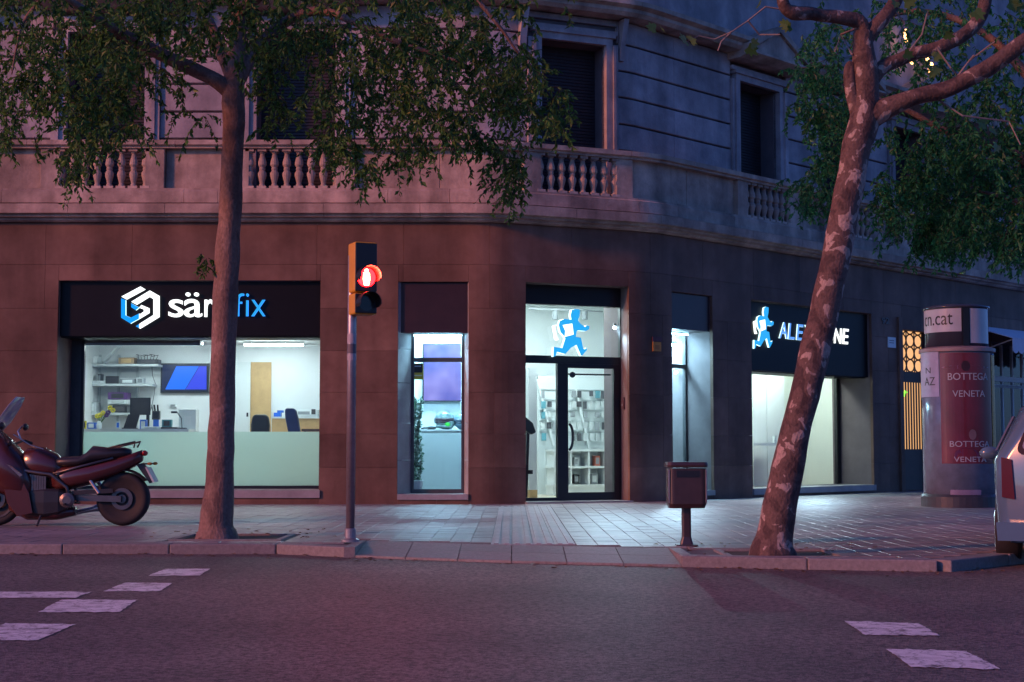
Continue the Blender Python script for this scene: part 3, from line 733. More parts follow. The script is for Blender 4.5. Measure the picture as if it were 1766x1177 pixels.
gear('parts_bin', 'clear grey parts bin at the far left of the lowest shelf', 'bin', 'L', 142, 694, 166, 712, BW + .44, .3, SHM, WHITE2)
gear('brown_carton', 'brown cardboard carton beside the router on the top shelf', 'box', 'L', 204, 617, 231, 628, BW + .43, .28, mat('cardboard', (.32, .22, .12), .8), WOOD)
gear('small_display', 'small dark display tilted on the middle shelf', 'monitor', 'L', 182, 649, 204, 662, BW + .42, .06, BLACK, SHUT, .1)
gear('soldering_station', 'teal soldering station on the bench beneath the desk lamp', 'machine', 'L', 279, 724, 295, 737, -2.5, .12, mat('teal_plastic', (.05, .25, .28), .4), DKMET)
gear('spray_can', 'short white spray bottle between the flowers and the laptop', 'bottle', 'L', 200, 727, 206, 740, -2.45, .05, WHITE2, BLUEP)
gear('wall_socket', 'white socket box on the wall under the television', 'socket', 'L', 292, 697, 304, 703, BW + .05, .045, WHITE2, GREY)
gear('file_folder', 'upright black file folder at the left of the middle shelf', 'folder', 'L', 168, 645, 174, 662, BW + .42, .2, BLACK, GREY)
gear('small_blue_drawer', 'blue drawer unit behind the open laptop', 'drawers', 'L', 241, 724, 252, 740, -2.62, .12, BLUEP, SHM)
gear('pen_holder', 'dark pen pot holding black tools', 'pot', 'L', 262, 709, 275, 724, -2.7, .08, DKMET, BLACK)
ph = bpy.data.objects['pen_holder']
mk('pot_stand', fb(MB(), 'L', 264, 724, 273, 740, -2.72, .06), BLUEP, ph)
for k in range(5):
    s, z = hit(264 + k * 2.4, 710, 'L', -2.74); mk('tool', MB().tube([spos('L', s, -2.74, z - .03), spos('L', s + random.uniform(-.03, .03), -2.74, z + .12)], .01, 5), BLACK, ph)
gear('ribbed_bag', 'white ribbed bag standing on the bench by the lamp', 'bag', 'L', 308, 706, 338, 745, -2.8, .25, WHITE2, WHITE, .3)
lampo = fthing('desk_lamp', 'thin bent desk lamp over the right end of the bench', 'lamp', 'L', 312, 740, -2.6)
pts = [hit(x, y_, 'L', -2.6) for x, y_ in ((314, 740), (313, 722), (306, 712), (298, 711))]
mk('arm', MB().tube([spos('L', s, -2.6, z) for s, z in pts], .012, 6), GREY, lampo); mk('head', fb(MB(), 'L', 295, 709.5, 305, 713, -2.58, .06), BLACK, lampo); mk('foot', fb(MB(), 'L', 308, 738, 320, 740, -2.55, .12), BLACK, lampo)
fw = fthing('yellow_flowers', 'vase of yellow and purple flowers at the left of the bench', 'flowers', 'L', 175, 740, -2.5)
mk('vase', MB().lathe([(.04, 0), (.05, .06), (.03, .14)], spos('L', S(172, 'L', -2.5), -2.5, hit(172, 740, 'L', -2.5)[1]), 10), WHITE2, fw)
for x, y_, c in ((172, 717, YEL), (178, 713, YEL), (190, 704, YEL), (195, 708, YEL), (187, 712, PURP), (168, 718, YEL), (184, 716, PURP)):
    s, z = hit(x, y_, 'L', -2.5); sb, zb = hit(172, 732, 'L', -2.5)
    mk('stem', MB().tube([spos('L', sb, -2.5, zb), spos('L', (s + sb) / 2, -2.5, (z + zb) / 2 + .02), spos('L', s, -2.5, z)], .006, 5), mat('stem_green', (.05, .15, .04), .6), fw)
    m = MB()
    for k in range(7):
        a = k * 2 * math.pi / 7; m.ball(spos('L', s + .028 * math.cos(a), -2.49, z + .028 * math.sin(a)), .02, .015, .02, 6, 4)
    mk('bloom', m, c, fw)
cb = fthing('hanging_cable', 'grey cable hanging from the top shelf beside the television', 'cable', 'L', 265, 632, BW + .1)
mk('cable', MB().tube([spos('L', *[hit(x, y_, 'L', BW + .1)[0]], BW + .1, hit(x, y_, 'L', BW + .1)[1]) for x, y_ in ((262, 633), (263, 648), (268, 662), (266, 680), (262, 700), (258, 716))], .007, 5), GREY, cb)
bb = fthing('blind_box', 'grey roller blind box along the top of the left shop window', 'blind', 'L', 240, 590, -1.2)
mk('box', fb(MB(), 'L', 142, 583, 345, 594, -1.1, .14), GREY, bb); mk('bottom_rail', fb(MB(), 'L', 142, 594, 345, 595.5, -1.1, .05), BLACK, bb)
sA, sB = R1[0], R1[1]
for i, (a, b, n_) in enumerate(((S(238, 'L', -3.1), S(296, 'L', -2.9) + .5, -3.0), (S(120, 'L', -2.0), S(185, 'L', -2.0), -2.0), (S(420, 'L', -2.0), S(520, 'L', -2.0), -1.9), (S(420, 'L', -3.4), S(520, 'L', -3.4), -3.4))):
    lamp_strip('L', a, b, n_ - .16, n_, 2.80, ['long ceiling tube light above the shelving', 'ceiling tube light nearest the left shop window corner', 'ceiling tube light near the glass above the office chairs', 'ceiling tube light near the back wall above the office chairs'][i], group='ceiling lights in the left shop')

ADDBAR = glow('added_bar_glow', (.35, .75, 1.0), 30.0)
# --- narrow windows ---------------------------------------------------
def narrow(seg, O, px0, px1, ptr, dep, label, splay=.2):
    t = thing('narrow_window', label, 'window', spos(seg, (O[0] + O[1]) / 2, -.2, O[2]))
    a, b = (O[0] + splay, O[1] - .08) if splay else (O[0], O[1])
    n = -dep
    ztop = hit((px0 + px1) / 2, 577, seg, n)[1]
    for nm, p, q in (('jamb', O[0], a), ('jamb', O[1], b)):
        if splay:
            for z0, z1 in zip((O[2], .7, 1.3, 1.95, 2.5), (.7, 1.3, 1.95, 2.5, O[3] - .001)):
                c = [spos(seg, p, .0, 0)[:2], spos(seg, q, n, 0)[:2], spos(seg, q, n - .1, 0)[:2], spos(seg, p, n - .1, 0)[:2]]
                c[0] = spos(seg, p + (.001 if q > p else -.001), -.002, 0)[:2]
                mk('jamb_stone', MB().hexa(c, z0 + .003, z1 - .003), JAMB, t)
    fr = .045
    for (s0, s1, z0, z1) in ((a, a + fr, O[2] + .06, ztop), (b - fr, b, O[2] + .06, ztop), (a + fr, b - fr, O[2] + .06, O[2] + .13), (a + fr, b - fr, ztop - .03, ztop), (a + fr, b - fr, ptr - .035, ptr + .035)):
        mk('frame_bar', MB().sbox(seg, s0, s1, n - .05, n + .02, z0, z1), DKMET, t)
    mk('pane', MB().sbox(seg, a + fr, b - fr, n - .012, n - .004, O[2] + .13, ptr - .035), GLASS, t)
    mk('pane', MB().sbox(seg, a + fr, b - fr, n - .012, n - .004, ptr + .035, ztop - .03), GLASS, t)
    mk('sill', MB().sbox(seg, O[0] + .002, O[1] - .002, n - .05, .03, O[2] - .03, O[2] + .06), JAMB, t)
    mk('shutter_housing', MB().sbox(seg, O[0] + .02, O[1] - .02, n - .06, -.06, ztop + .004, O[3] - .01), mat('brown_red_metal', (.035, .016, .018), .4, .2, 4), t)
    mk('added_bar_housing', MB().sbox(seg, a + .03, b - .03, n + .04, n + .10, ztop - .016, ztop + .003), BLACK, t)
    mk('added_light_bar', MB().sbox(seg, a + .04, b - .04, n + .045, n + .095, ztop - .030, ztop - .0165), ADDBAR, t)  # glowing bar added under the shutter housing to brighten jambs and sill
    return a, b, ztop
ptrL = hit(745, 621, 'L', -.3)[1]
a2, b2, zt2 = narrow('L', O2, 708, 797, ptrL, .30, 'narrow blue-lit window with a climbing plant, left of the entrance door')
R2 = (a2 - .25, b2 + .35, -.951, -2.6, .05, 3.1)
room('L', *R2[:2], R2[2], R2[3], R2[4], R2[5])
scn = fthing('wall_screen', 'large violet cloudy screen on the wall behind the narrow window', 'screen', 'L', 765, 643, -2.6)
mk('casing', fb(MB(), 'L', 729, 593, 816, 693, -2.52, .07), BLACK, scn)
CLOUD = bpy.data.materials.new('violet_screen'); CLOUD.use_nodes = True
_n, _l = CLOUD.node_tree.nodes, CLOUD.node_tree.links; _b = _n['Principled BSDF']; _tc = _n.new('ShaderNodeTexCoord'); _x = _n.new('ShaderNodeTexNoise'); _x.inputs['Scale'].default_value = 1.6
_r = _n.new('ShaderNodeValToRGB'); _r.color_ramp.elements[0].position = .35; _r.color_ramp.elements[0].color = (.07, .04, .50, 1); _r.color_ramp.elements[1].position = .65; _r.color_ramp.elements[1].color = (.40, .30, .85, 1)
_l.new(_tc.outputs['Object'], _x.inputs['Vector']); _l.new(_x.outputs['Fac'], _r.inputs[0]); _l.new(_r.outputs[0], _b.inputs['Emission Color']); _b.inputs['Emission Strength'].default_value = .55; _b.inputs['Base Color'].default_value = (.02, .02, .04, 1); _b.inputs['Roughness'].default_value = .7; _b.inputs['Specular IOR Level'].default_value = .1
mk('screen', fb(MB(), 'L', 731, 595, 814, 691, -2.517, .003), CLOUD, scn)
cnt = fthing('white_counter', 'white counter block behind the narrow window with helmets on top', 'counter', 'L', 765, 845, -1.9)
zct = hit(765, 741, 'L', -1.5)[1]
mk('counter_body', MB().sbox('L', a2 - .2, b2 + .3, -2.3, -1.52, .05, zct - .03), WHITE2, cnt); mk('counter_top', MB().sbox('L', a2 - .22, b2 + .32, -2.32, -1.5, zct - .029, zct), WHITE, cnt)
def helmet(label, xc, r, mshell, mvis, parts=True):
    s, z = hit(xc, 741, 'L', -1.8); c = spos('L', s, -1.8, zct + r * .95)
    t = thing('motorcycle_helmet', label, 'helmet', spos('L', s, -1.8, zct), 'helmets on the white counter')
    rings = []
    for i in range(9):
        a = -math.pi * .42 + (math.pi * .92) * i / 8
        rr = r * max(math.cos(a), .03) * (1.0 if a > -.5 else .96)
        rings.append([(c[0] + rr * 1.12 * math.cos(t_) + (.02 if a < 0 else 0), c[1] + rr * math.sin(t_), c[2] + r * math.sin(a)) for t_ in [2 * math.pi * k / 18 for k in range(18)]])
    mk('shell', MB().rings(rings), mshell, t, True)
    rings = []
    for z_ in (-.30, .05, .25):
        rr = r * math.sqrt(1 - z_ * z_) * 1.03
        rings.append([(c[0] + rr * 1.12 * math.cos(t_), c[1] + rr * math.sin(t_), c[2] + r * z_) for t_ in [-math.pi * .95 + math.pi * .9 * k / 10 for k in range(11)]])
    m = MB()
    for k in range(2):
        for i in range(10): pass
    b0 = 0
    m.v = [p for r_ in rings for p in r_]; m.f = [(k * 11 + i, k * 11 + i + 1, (k + 1) * 11 + i + 1, (k + 1) * 11 + i) for k in range(2) for i in range(10)]
    o = mk('visor', m, mvis, t, True); sd_ = o.modifiers.new('solid', 'SOLIDIFY'); sd_.thickness = .006
    if parts:
        mk('green_emblem', MB().ball((c[0] + .055, c[1] - r * .97, c[2] - r * .42), .05, .02, .035, 8, 6), mat('green_print', (.05, .6, .06), .4), t)
        mk('chin_bar', MB().ball((c[0], c[1] - r * .45, c[2] - r * .62), r * .98, r * .62, r * .26, 14, 6), mshell, t, True)
    return t
helmet('dark helmet with green emblem on the white counter behind the narrow window', 767, .165, mat('helmet_graphic', (.04, .10, .12), .3, .6, 14, c2=(.22, .30, .30)), mat('dark_visor', (.03, .01, .02), .12))
helmet('grey blue helmet at the right edge of the narrow window', 797, .15, mat('helmet_grey', (.16, .27, .36), .25), mat('dark_visor2', (.04, .06, .09), .12), False)
gl_ = fthing('riding_glove', 'black glove lying beside the helmet on the white counter', 'gloves', 'L', 745, 740, -1.75)
m = MB()
s, z = hit(744, 740, 'L', -1.75)
m.ball(spos('L', s, -1.75, zct + .03), .09, .06, .03, 10, 6)
for k in range(4): m.tube([spos('L', s - .05, -1.72 + .02 * k, zct + .03), spos('L', s - .12, -1.72 + .025 * k, zct + .028), spos('L', s - .17, -1.72 + .025 * k, zct + .016)], [.016, .015, .011], 6)
mk('glove', m, BLACK, gl_, True)
st = fthing('alarm_sticker', 'yellow and black alarm notice on the narrow window glass', 'sticker', 'L', 720, 640, -.29)
mk('backing', fb(MB(), 'L', 711, 627, 730, 655, -.294, .004), mat('sticker_yellow', (.55, .45, .03), .5), st)
mk('dark_field', fb(MB(), 'L', 712.5, 628.5, 728.5, 643, -.292, .0015), BLACK, st)
mk('print', fb(MB(), 'L', 715, 631, 726, 633, -.2905, .001), mat('sticker_print', (.4, .5, .5), .5), st); mk('print', fb(MB(), 'L', 713, 647, 728, 649, -.292, .0015), mat('sticker_white', (.6, .6, .4), .5), st)
def leaf_quad(m, c, size, d, w=.42):
    d = d.normalized(); a = d.cross(Vector((random.gauss(0, 1), random.gauss(0, 1), random.gauss(0, 1))))
    if a.length < .01: return
    a.normalize(); up = a.cross(d) * size * .12
    b = len(m.v); m.v += [tuple(c), tuple(c + d * size * .45 + a * size * w / 2 - up), tuple(c + d * size), tuple(c + d * size * .45 - a * size * w / 2 - up)]
    m.f += [(b, b + 1, b + 2), (b, b + 2, b + 3)]
def leaf_mat(name, c, c2, trans=.35, rough=.45):
    m = bpy.data.materials.new(name); m.use_nodes = True; N, L = m.node_tree.nodes, m.node_tree.links
    b = N['Principled BSDF']; o = N['Material Output']; b.inputs['Roughness'].default_value = rough
    g_ = N.new('ShaderNodeNewGeometry'); r_ = N.new('ShaderNodeValToRGB'); r_.color_ramp.elements[0].color = (*c, 1); r_.color_ramp.elements[1].color = (*c2, 1)
    L.new(g_.outputs['Random Per Island'], r_.inputs[0]); L.new(r_.outputs[0], b.inputs['Base Color'])
    t = N.new('ShaderNodeBsdfTranslucent'); L.new(r_.outputs[0], t.inputs[0]); mx = N.new('ShaderNodeMixShader'); mx.inputs[0].default_value = trans
    L.new(b.outputs[0], mx.inputs[1]); L.new(t.outputs[0], mx.inputs[2]); L.new(mx.outputs[0], o.inputs[0])
    return m
iv = fthing('hanging_ivy', 'green and white trailing ivy down the left edge of the narrow window', 'plant', 'L', 718, 845, -.6)
m = MB(); stems = MB()
for k in range(9):
    x = 712 + k * 1.6; pts = []
    for j in range(12):
        s, z = hit(x + 3 * math.sin(j * .9 + k), 688 + j * 14.2, 'L', -.6); pts.append(Vector(spos('L', s, -.60 + random.uniform(-.06, .06), z)))
    stems.tube(pts, .004, 4)
    for p, q_ in zip(pts, pts[1:]):
        for j in range(9):
            c = p.lerp(q_, random.random()); leaf_quad(m, c, random.uniform(.045, .075), Vector((random.gauss(0, 1), random.gauss(-.3, .6), random.gauss(-.4, .6))), .6)
mk('stems', stems, mat('stem_green', (.05, .15, .04), .6), iv); mk('leaves', m, leaf_mat('ivy_leaf', (.03, .16, .09), (.45, .62, .5), .3), iv)
mk('pot', MB().lathe([(.09, .06), (.12, .3), (.125, .3), (.12, .32)], spos('L', S(718, 'L', -.6), -.6, .05), 14), WHITE2, iv)
CY2 = glow('cool_panel', (.40, .78, 1.0), 130.0)
lamp_strip('L', a2, b2, -2.2, -1.9, 3.05, 'ceiling light panel behind the narrow window left of the door', CY2)
lamp_strip('L', a2 + .06, b2 - .06, -.54, -.42, 2.85, 'added unseen light strip behind the glass of the narrow left window', CY2)  # hidden strip added between glass and ivy to brighten the leaves
ptrR = hit(1172, 632, 'R', -.55)[1]
a4, b4, zt4 = narrow('R', O4, 1160, 1228, ptrR, .60, 'narrow deep window beside the orange notice, right of the entrance door', 0)
R4 = (a4 - .02, b4 + .12, -.951, -1.32, .05, 3.1)
room('R', *R4[:2], R4[2], R4[3], R4[4], R4[5])
lamp_strip('R', a4, b4, -1.25, -1.05, 3.05, 'ceiling light panel behind the narrow window right of the door', CY2)
lamp_strip('R', a4 + .1, b4 - .1, -.9, -.74, 2.75, 'light strip close behind the glass of the narrow right window', CY2)

# --- entrance --------------------------------------------------------
ND = -.34
ent = thing('entrance_door', 'black framed glass entrance door with side light and fanlight', 'door', spos('M', (O3[0] + O3[1]) / 2, ND, 0))
def MZ(px, py, n=ND): return hit(px, py, 'M', n)
sD0, sD1 = O3[0] + .002, S(1068, 'M', ND)
zdt = MZ(990, 528)[1]; zm0, zm1 = MZ(990, 628)[1], MZ(990, 615)[1]; zdb = .03
def dbar(nm, s0, s1, z0, z1, d=.08): return mk(nm, MB().sbox('M', s0, s1, ND - d / 2, ND + d / 2, z0, z1), BLACK, ent)
dbar('frame_bar', sD1, O3[1] - .002, zdb, O3[3] - .004, .09); dbar('frame_bar', sD0, sD0 + .035, zdb, O3[3] - .004)
dbar('fascia_panel', sD0 + .036, sD1 - .001, zdt, O3[3] - .004, .12); dbar('transom', sD0 + .036, sD1 - .001, zm0, zm1)
sl1 = S(960, 'M', ND); sl2 = S(978, 'M', ND)
dbar('frame_bar', sl1, sl2, zdb, zm0 - .001)
lf1 = S(1057, 'M', ND)
dbar('door_stile', lf1, sD1 - .001, zdb, zm0 - .001, .07); dbar('door_rail', sl2 + .001, lf1 - .001, zm0 - .07, zm0 - .001, .07); dbar('door_rail', sl2 + .001, lf1 - .001, zdb, zdb + .13, .07)
dbar('threshold_bar', sD0 + .036, sl1 - .001, zdb, zdb + .05, .07)
mk('pane', MB().sbox('M', sl2 + .001, lf1 - .001, ND - .006, ND + .002, zdb + .13, zm0 - .07), GLASS, ent)
mk('pane', MB().sbox('M', sD0 + .036, sl1 - .001, ND - .006, ND + .002, zdb + .05, zm0 - .001), GLASS, ent)
mk('pane', MB().sbox('M', sD0 + .036, sD1 - .001, ND - .006, ND + .002, zm1, zdt - .001), GLASS, ent)
hs, hz = hit(981, 754, 'M', ND + .08); hp = []
for k in range(13):
    a = -math.pi / 2 + math.pi * k / 12; hp.append(spos('M', S(978, 'M', ND) + .055 * math.cos(a) * 1.3, ND + .075, hz + .21 * math.sin(a)))
mk('pull_handle', MB().tube(hp, .022, 8), BLACK, ent, True)
mk('door_closer', fb(MB(), 'M', 980, 645, 1053, 647.5, ND + .05, .03), BLACK, ent)
mk('closer_wheel', MB().lathe([(.05, -.02), (.05, .02)], spos('M', *[MZ(985, 647)[0]], ND + .05, MZ(985, 647)[1]), 14, 'y'), BLACK, ent)
mk('step', MB().sbox('M', O3[0] - .02, O3[1] + .02, -.5, .10, -.03, .026), JAMB, BLD)
nt = fthing('entry_reader', 'small dark card reader on the door reveal', 'intercom', 'M', 1071, 691, -.2)
mk('reader_body', MB().sbox('M', O3[1] - .03, O3[1] - .002, -.25, -.15, 1.55, 1.75), mat('reader_brown', (.10, .05, .06), .4), nt); mk('reader_button', MB().sbox('M', O3[1] - .035, O3[1] - .0305, -.22, -.18, 1.6, 1.64), METAL, nt)
R3 = (O3[0] - .1, 4.35, -.951, -4.6, .02, 3.7)
room('M', *R3[:2], R3[2], R3[3], R3[4], R3[5])
# runner sign on the fanlight
def runner(seg, tr, n0, n1, parent):
    body = [(550, 245), (610, 228), (690, 240), (682, 345), (655, 420), (700, 480), (770, 530), (800, 505), (850, 520), (845, 570), (790, 600), (650, 590), (632, 610), (620, 700), (705, 715), (745, 900), (770, 905), (812, 885), (800, 930), (725, 1015), (705, 1012), (630, 835), (540, 880), (440, 990), (300, 952), (275, 1030), (240, 1035), (245, 870), (390, 890), (440, 730), (430, 695), (360, 620), (330, 500), (350, 425), (430, 395), (545, 410), (530, 330)]
    polymesh('runner_figure', seg, [tr(*p) for p in body], n0, n1, [SIGNC, SIGNS], parent)
    polymesh('parcel', seg, [tr(*p) for p in [(395, 500), (550, 475), (575, 660), (430, 700), (440, 600)]], n1 + .001, n1 + .02, [SIGNW, SIGNW], parent)
    polymesh('parcel_edge', seg, [tr(*p) for p in [(245, 515), (300, 495), (268, 520), (300, 690), (335, 750), (300, 752), (280, 720)]], n0, n1, [SIGNW, SIGNW], parent)
rs_ = fthing('runner_sign', 'lit blue running courier figure hung in the fanlight over the door', 'sign', 'M', 985, 616, ND + .1)
runner('M', lambda x, y_: hit(930 + x / 9.808, 510 + y_ / 9.808, 'M', ND + .14), ND + .06, ND + .14, rs_)
# inside the phone shop
BW3 = R3[3]
col = fthing('display_partition', 'white partition standing inside behind the door side light', 'partition', 'M', 925, 850, -2.2)
mk('partition_panel', fz(MB(), 'M', 912, 635, 926, .02, -1.9, .9), WHITE, col)
mk('skirting', MB().sbox('M', S(912, 'M', -1.9), S(926, 'M', -1.9) + .004, -2.0, -1.893, .02, .16), WOOD, col)
rack = fthing('accessory_wall', 'white pegboard wall hung with phone accessories inside the door', 'display', 'M', 1000, 800, -3.9)
NP = -3.6
mk('peg_panel', fz(MB(), 'M', 928, 650, 1075, .02, NP - .02, .06), WHITE2, rack)
for y_ in (672, 690, 708, 726, 745): mk('rail', fb(MB(), 'M', 930, y_, 1072, y_ + 1.2, NP, .018), SHM, rack)
mk('slanted_light_edge', MB().bar(spos('M', *[hit(993, 672, 'M', NP + .03)[0]], NP + .03, hit(993, 672, 'M', NP + .03)[1]), spos('M', hit(1016, 775, 'M', NP + .03)[0], NP + .03, hit(1016, 775, 'M', NP + .03)[1]), .05, .04), WHITE, rack)
mk('slanted_light_edge', MB().bar(spos('M', hit(926, 655, 'M', NP + .03)[0], NP + .03, hit(926, 655, 'M', NP + .03)[1]), spos('M', hit(955, 770, 'M', NP + .03)[0], NP + .03, hit(955, 770, 'M', NP + .03)[1]), .05, .04), WHITE, rack)
PK = [mat('pack_white', (.6, .64, .64), .4), mat('pack_grey', (.28, .3, .32), .4), mat('pack_dark', (.06, .06, .07), .4), mat('pack_teal', (.1, .3, .36), .4), mat('pack_red', (.5, .12, .08), .4)]
rng = random.Random(3); pos_words = ['top', 'second', 'third', 'fourth', 'lowest']
for r_, y_ in enumerate((673, 691, 709, 727, 746)):
    for c_i in range(13):
        x = 934 + c_i * 10.4 + rng.uniform(-1, 1)
        if 955 < x < 980 or rng.random() < .12: continue
        w_, h_ = rng.uniform(4.5, 7.5), rng.uniform(9, 14)
        if r_ == 4: h_ = 13
        o = mk('accessory_pack', fb(MB(), 'M', x, y_ + 1.5, x + w_, y_ + 1.5 + h_, NP + .06, .03), PK[rng.choices(range(5), (8, 6, 3, 1.5, .6))[0]], rack)
cub = fthing('cube_shelf', 'white cube shelving with boxes below the accessory wall', 'shelving', 'M', 1005, 850, -3.4)
NC = -3.0
zs = [hit(1005, y_, 'M', NC)[1] for y_ in (838, 806, 777)]
xs_ = [957, 985, 1016, 1045, 1075]
mk('back_panel', MB().sbox('M', S(954, 'M', NC), S(1078, 'M', NC), NC - .37, NC - .35, .14, zs[2]), WHITE2, cub)
for z in zs: mk('shelf_board', MB().sbox('M', S(953, 'M', NC), S(1078, 'M', NC), NC - .35, NC, z - .02, z + .02), WHITE, cub)
for x in xs_: mk('divider', MB().sbox('M', S(x, 'M', NC) - .015, S(x, 'M', NC) + .015, NC - .348, NC - .004, zs[0] + .021, zs[2] - .021), WHITE, cub)
mk('plinth', MB().sbox('M', S(954, 'M', NC), S(1077, 'M', NC), NC - .34, NC - .03, .02, zs[0] - .021), WHITE, cub)
names = ['white boxed handset in the upper left cube', 'dark speaker box in the lower left cube', 'red and black boxed phone in the upper right cube', 'grey boxed watch in the lower right cube', 'dark box at the upper right edge of the cube shelf', 'dark box at the lower right edge of the cube shelf', 'dark box in the leftmost upper cube', 'dark box in the leftmost lower cube']
for k, (x0, y0, x1, y1, mm) in enumerate(((991, 789, 999, 804, PK[0]), (990, 819, 999, 834, PK[2]), (1026, 786, 1035, 804, PK[4]), (1020, 817, 1031, 835, PK[1]), (1048, 782, 1058, 804, PK[2]), (1048, 812, 1058, 835, PK[2]), (961, 782, 968, 804, PK[1]), (961, 815, 968, 835, PK[2]))):
    gear('product_box', names[k], 'box', 'M', x0, y0, x1, y1, NC - .08, .12, mm, PK[1] if mm is not PK[1] else PK[0], .2)['group'] = 'boxes in the cube shelf'
arm = fthing('padded_chair', 'dark padded chair just inside the door side light', 'chair', 'M', 915, 850, -1.2)
sA_, zA_ = hit(912, 736, 'M', -1.2)
m = MB().rings([[spos('M', sA_ + a, n_, zA_ + b) for a, b, n_ in ((-.12, .18, -1.25), (.04, .06, -1.25), (.10, -.10, -1.25), (.02, -.14, -1.25), (-.12, -.06, -1.25))], [spos('M', sA_ + a, n_, zA_ + b) for a, b, n_ in ((-.12, .18, -1.1), (.04, .06, -1.1), (.10, -.10, -1.1), (.02, -.14, -1.1), (-.12, -.06, -1.1))]])
mk('backrest', m, BLACK, arm, bevel=.02); mk('seat', MB().sbox('M', sA_ - .12, sA_ + .1, -1.5, -1.26, .45, .52), BLACK, arm); mk('post', MB().bar(spos('M', sA_ - .02, -1.3, .03), spos('M', sA_ - .02, -1.2, zA_ - .1), .05, .05), BLACK, arm)
NEUT = glow('neutral_panel', (.78, .97, 1.0), 36.0)
for i, (a, b, n0, n1) in enumerate(((O3[0] + .2, O3[1] - .1, -1.5, -1.25), (O3[0] + .2, O3[1] + .4, -2.9, -2.6))):
    lamp_strip('M', a, b, n0, n1, 3.62, ['ceiling light panel just inside the entrance door', 'ceiling light panel over the accessory wall'][i], NEUT)
tk = fthing('track_light', 'grey ceiling spotlight track seen through the fanlight', 'light', 'M', 985, 535, -1.9)
mk('track', fb(MB(), 'M', 915, 534, 1040, 536, -1.9, .04), GREY, tk)
for x in (958, 1010): mk('spotlight', MB().lathe([(.05, -.16), (.05, 0)], spos('M', S(x, 'M', -1.9), -1.92, hit(x, 536, 'M', -1.9)[1]), 10), GREY, tk)

def spotlight(name, label, seg, px, py, n, aim, watts, colr, ang=70):
    t = fthing(name, label, 'light', seg, px, py, n); s_, z_ = hit(px, py, seg, n); p = Vector(spos(seg, s_, n, z_))
    d = (Vector(aim) - p).normalized()
    mk('can', MB().tube([p - d * .10, p - d * .012], .035, 12), BLACK, t); mk('lens', MB().tube([p - d * .0115, p - d * .004], .03, 12), glow(name + '_lens', colr, 25.0), t)
    L_ = bpy.data.lights.new(name + '_beam', 'SPOT'); L_.energy = watts; L_.color = colr; L_.spot_size = R(ang); L_.spot_blend = .5; L_.shadow_soft_size = .03
    o = bpy.data.objects.new(name + '_beam', L_); COL.objects.link(o); o.parent = t; o.location = p - gloc(t) + d * .01; o.rotation_euler = (-d).to_track_quat('Z', 'Y').to_euler()
SPC = (.55, .82, 1.0)
spotlight('door_spotlight', 'small bright spotlight inside the fanlight at its right edge', 'M', 1060, 566, ND - .12, (1.3, 21.4, 0), 340, SPC, 74)
spotlight('window_spotlight', 'small bright spotlight at the left edge of the narrow right window', 'R', 1166, 643, -.72, (3.6, 23.4, 0), 200, SPC, 70)
spotlight('display_spotlight', 'small spotlight under the head of the right display window', 'R', 1400, 648, -.9, (6.0, 24.8, 0), 320, SPC, 84)

# --- right shop front -------------------------------------------------
z5b = hit(1320, 857, 'R', G1)[1]; z5t = hit(1320, 640, 'R', G1)[1]
sw5 = thing('shop_window', 'display window with plain white backdrop under the black running-figure sign', 'shop window', spos('R', (O5[0] + O5[1]) / 2, G1, .16))
for s0, s1, z0, z1, nm in ((O5[0] + .002, O5[0] + .05, z5b, z5t, 'frame_bar'), (O5[1] - .12, O5[1] - .002, z5b, z5t, 'frame_bar'), (O5[0] + .002, O5[1] - .002, .165, z5b, 'base_bar'), (O5[0] + .002, O5[1] - .002, z5t, z5t + .1, 'head_bar')):
    frame_bar('R', s0, s1, z0, z1, sw5, name=nm)
mk('pane', MB().sbox('R', O5[0] + .051, O5[1] - .121, G1 - .006, G1 + .004, z5b, z5t), GLASS, sw5)
mk('window_sill', MB().sbox('R', O5[0] - .02, O5[1] + .02, -.75, .04, .05, .162), JAMB, BLD)
R5 = (O5[0] - .2, O5[1] + .15, -.951, -2.0, .12, 2.95)
room('R', *R5[:2], R5[2], R5[3], R5[4], R5[5], mat('warm_white_backdrop', (.74, .78, .70), .6, .03, 2), mat('window_floor', (.30, .20, .13), .5, .1, 3))
dcab = fthing('display_ledge', 'small white ledge with joints at the left of the display window', 'display', 'R', 1312, 770, -1.6)
for i, (x0, x1) in enumerate(((1298, 1321), (1322.5, 1352))): mk('backdrop_panel', fz(MB(), 'R', x0, 642, x1, .125, -1.9, .08), WHITE, dcab)
mk('ledge', fb(MB(), 'R', 1299, 764, 1338, 769, -1.55, .26), WHITE, dcab); mk('ledge_post', fb(MB(), 'R', 1336, 752, 1340, 766, -1.55, .05), WHITE2, dcab)
WARM = glow('display_panel', (.84, 1.0, .96), 27.0)
lamp_strip('R', O5[0] + .2, O5[1] - .4, -1.4, -1.15, 2.88, 'long ceiling light panel inside the right display window', WARM)
sz5 = hit(1320, 640, 'R', -.1)[1]
sgn5 = thing('shop_sign', 'black fascia sign with lit running figure and slanted capital letters', 'sign', spos('R', (O5[0] + O5[1]) / 2, -.1, sz5))
mk('board', MB().sbox('R', O5[0] + .004, O5[1] - .004, -.16, -.10, sz5, ZTOP - .015), BOARD, sgn5)
mk('soffit', MB().sbox('R', O5[0] + .004, O5[1] - .004, -.78, -.161, sz5 - .02, sz5 + .03), BOARD, sgn5)
def tr5(x, y_):
    u = (x - 240) / 610.0; v = (y_ - 228) / 807.0
    return hit(1301 + u * 33.5, 529.5 + v * 72, 'R', -.06)
runner('R', tr5, -.098, -.06, sgn5)
def z8(x, y_): return 1280 + x / 7.358, 500 + y_ / 7.358
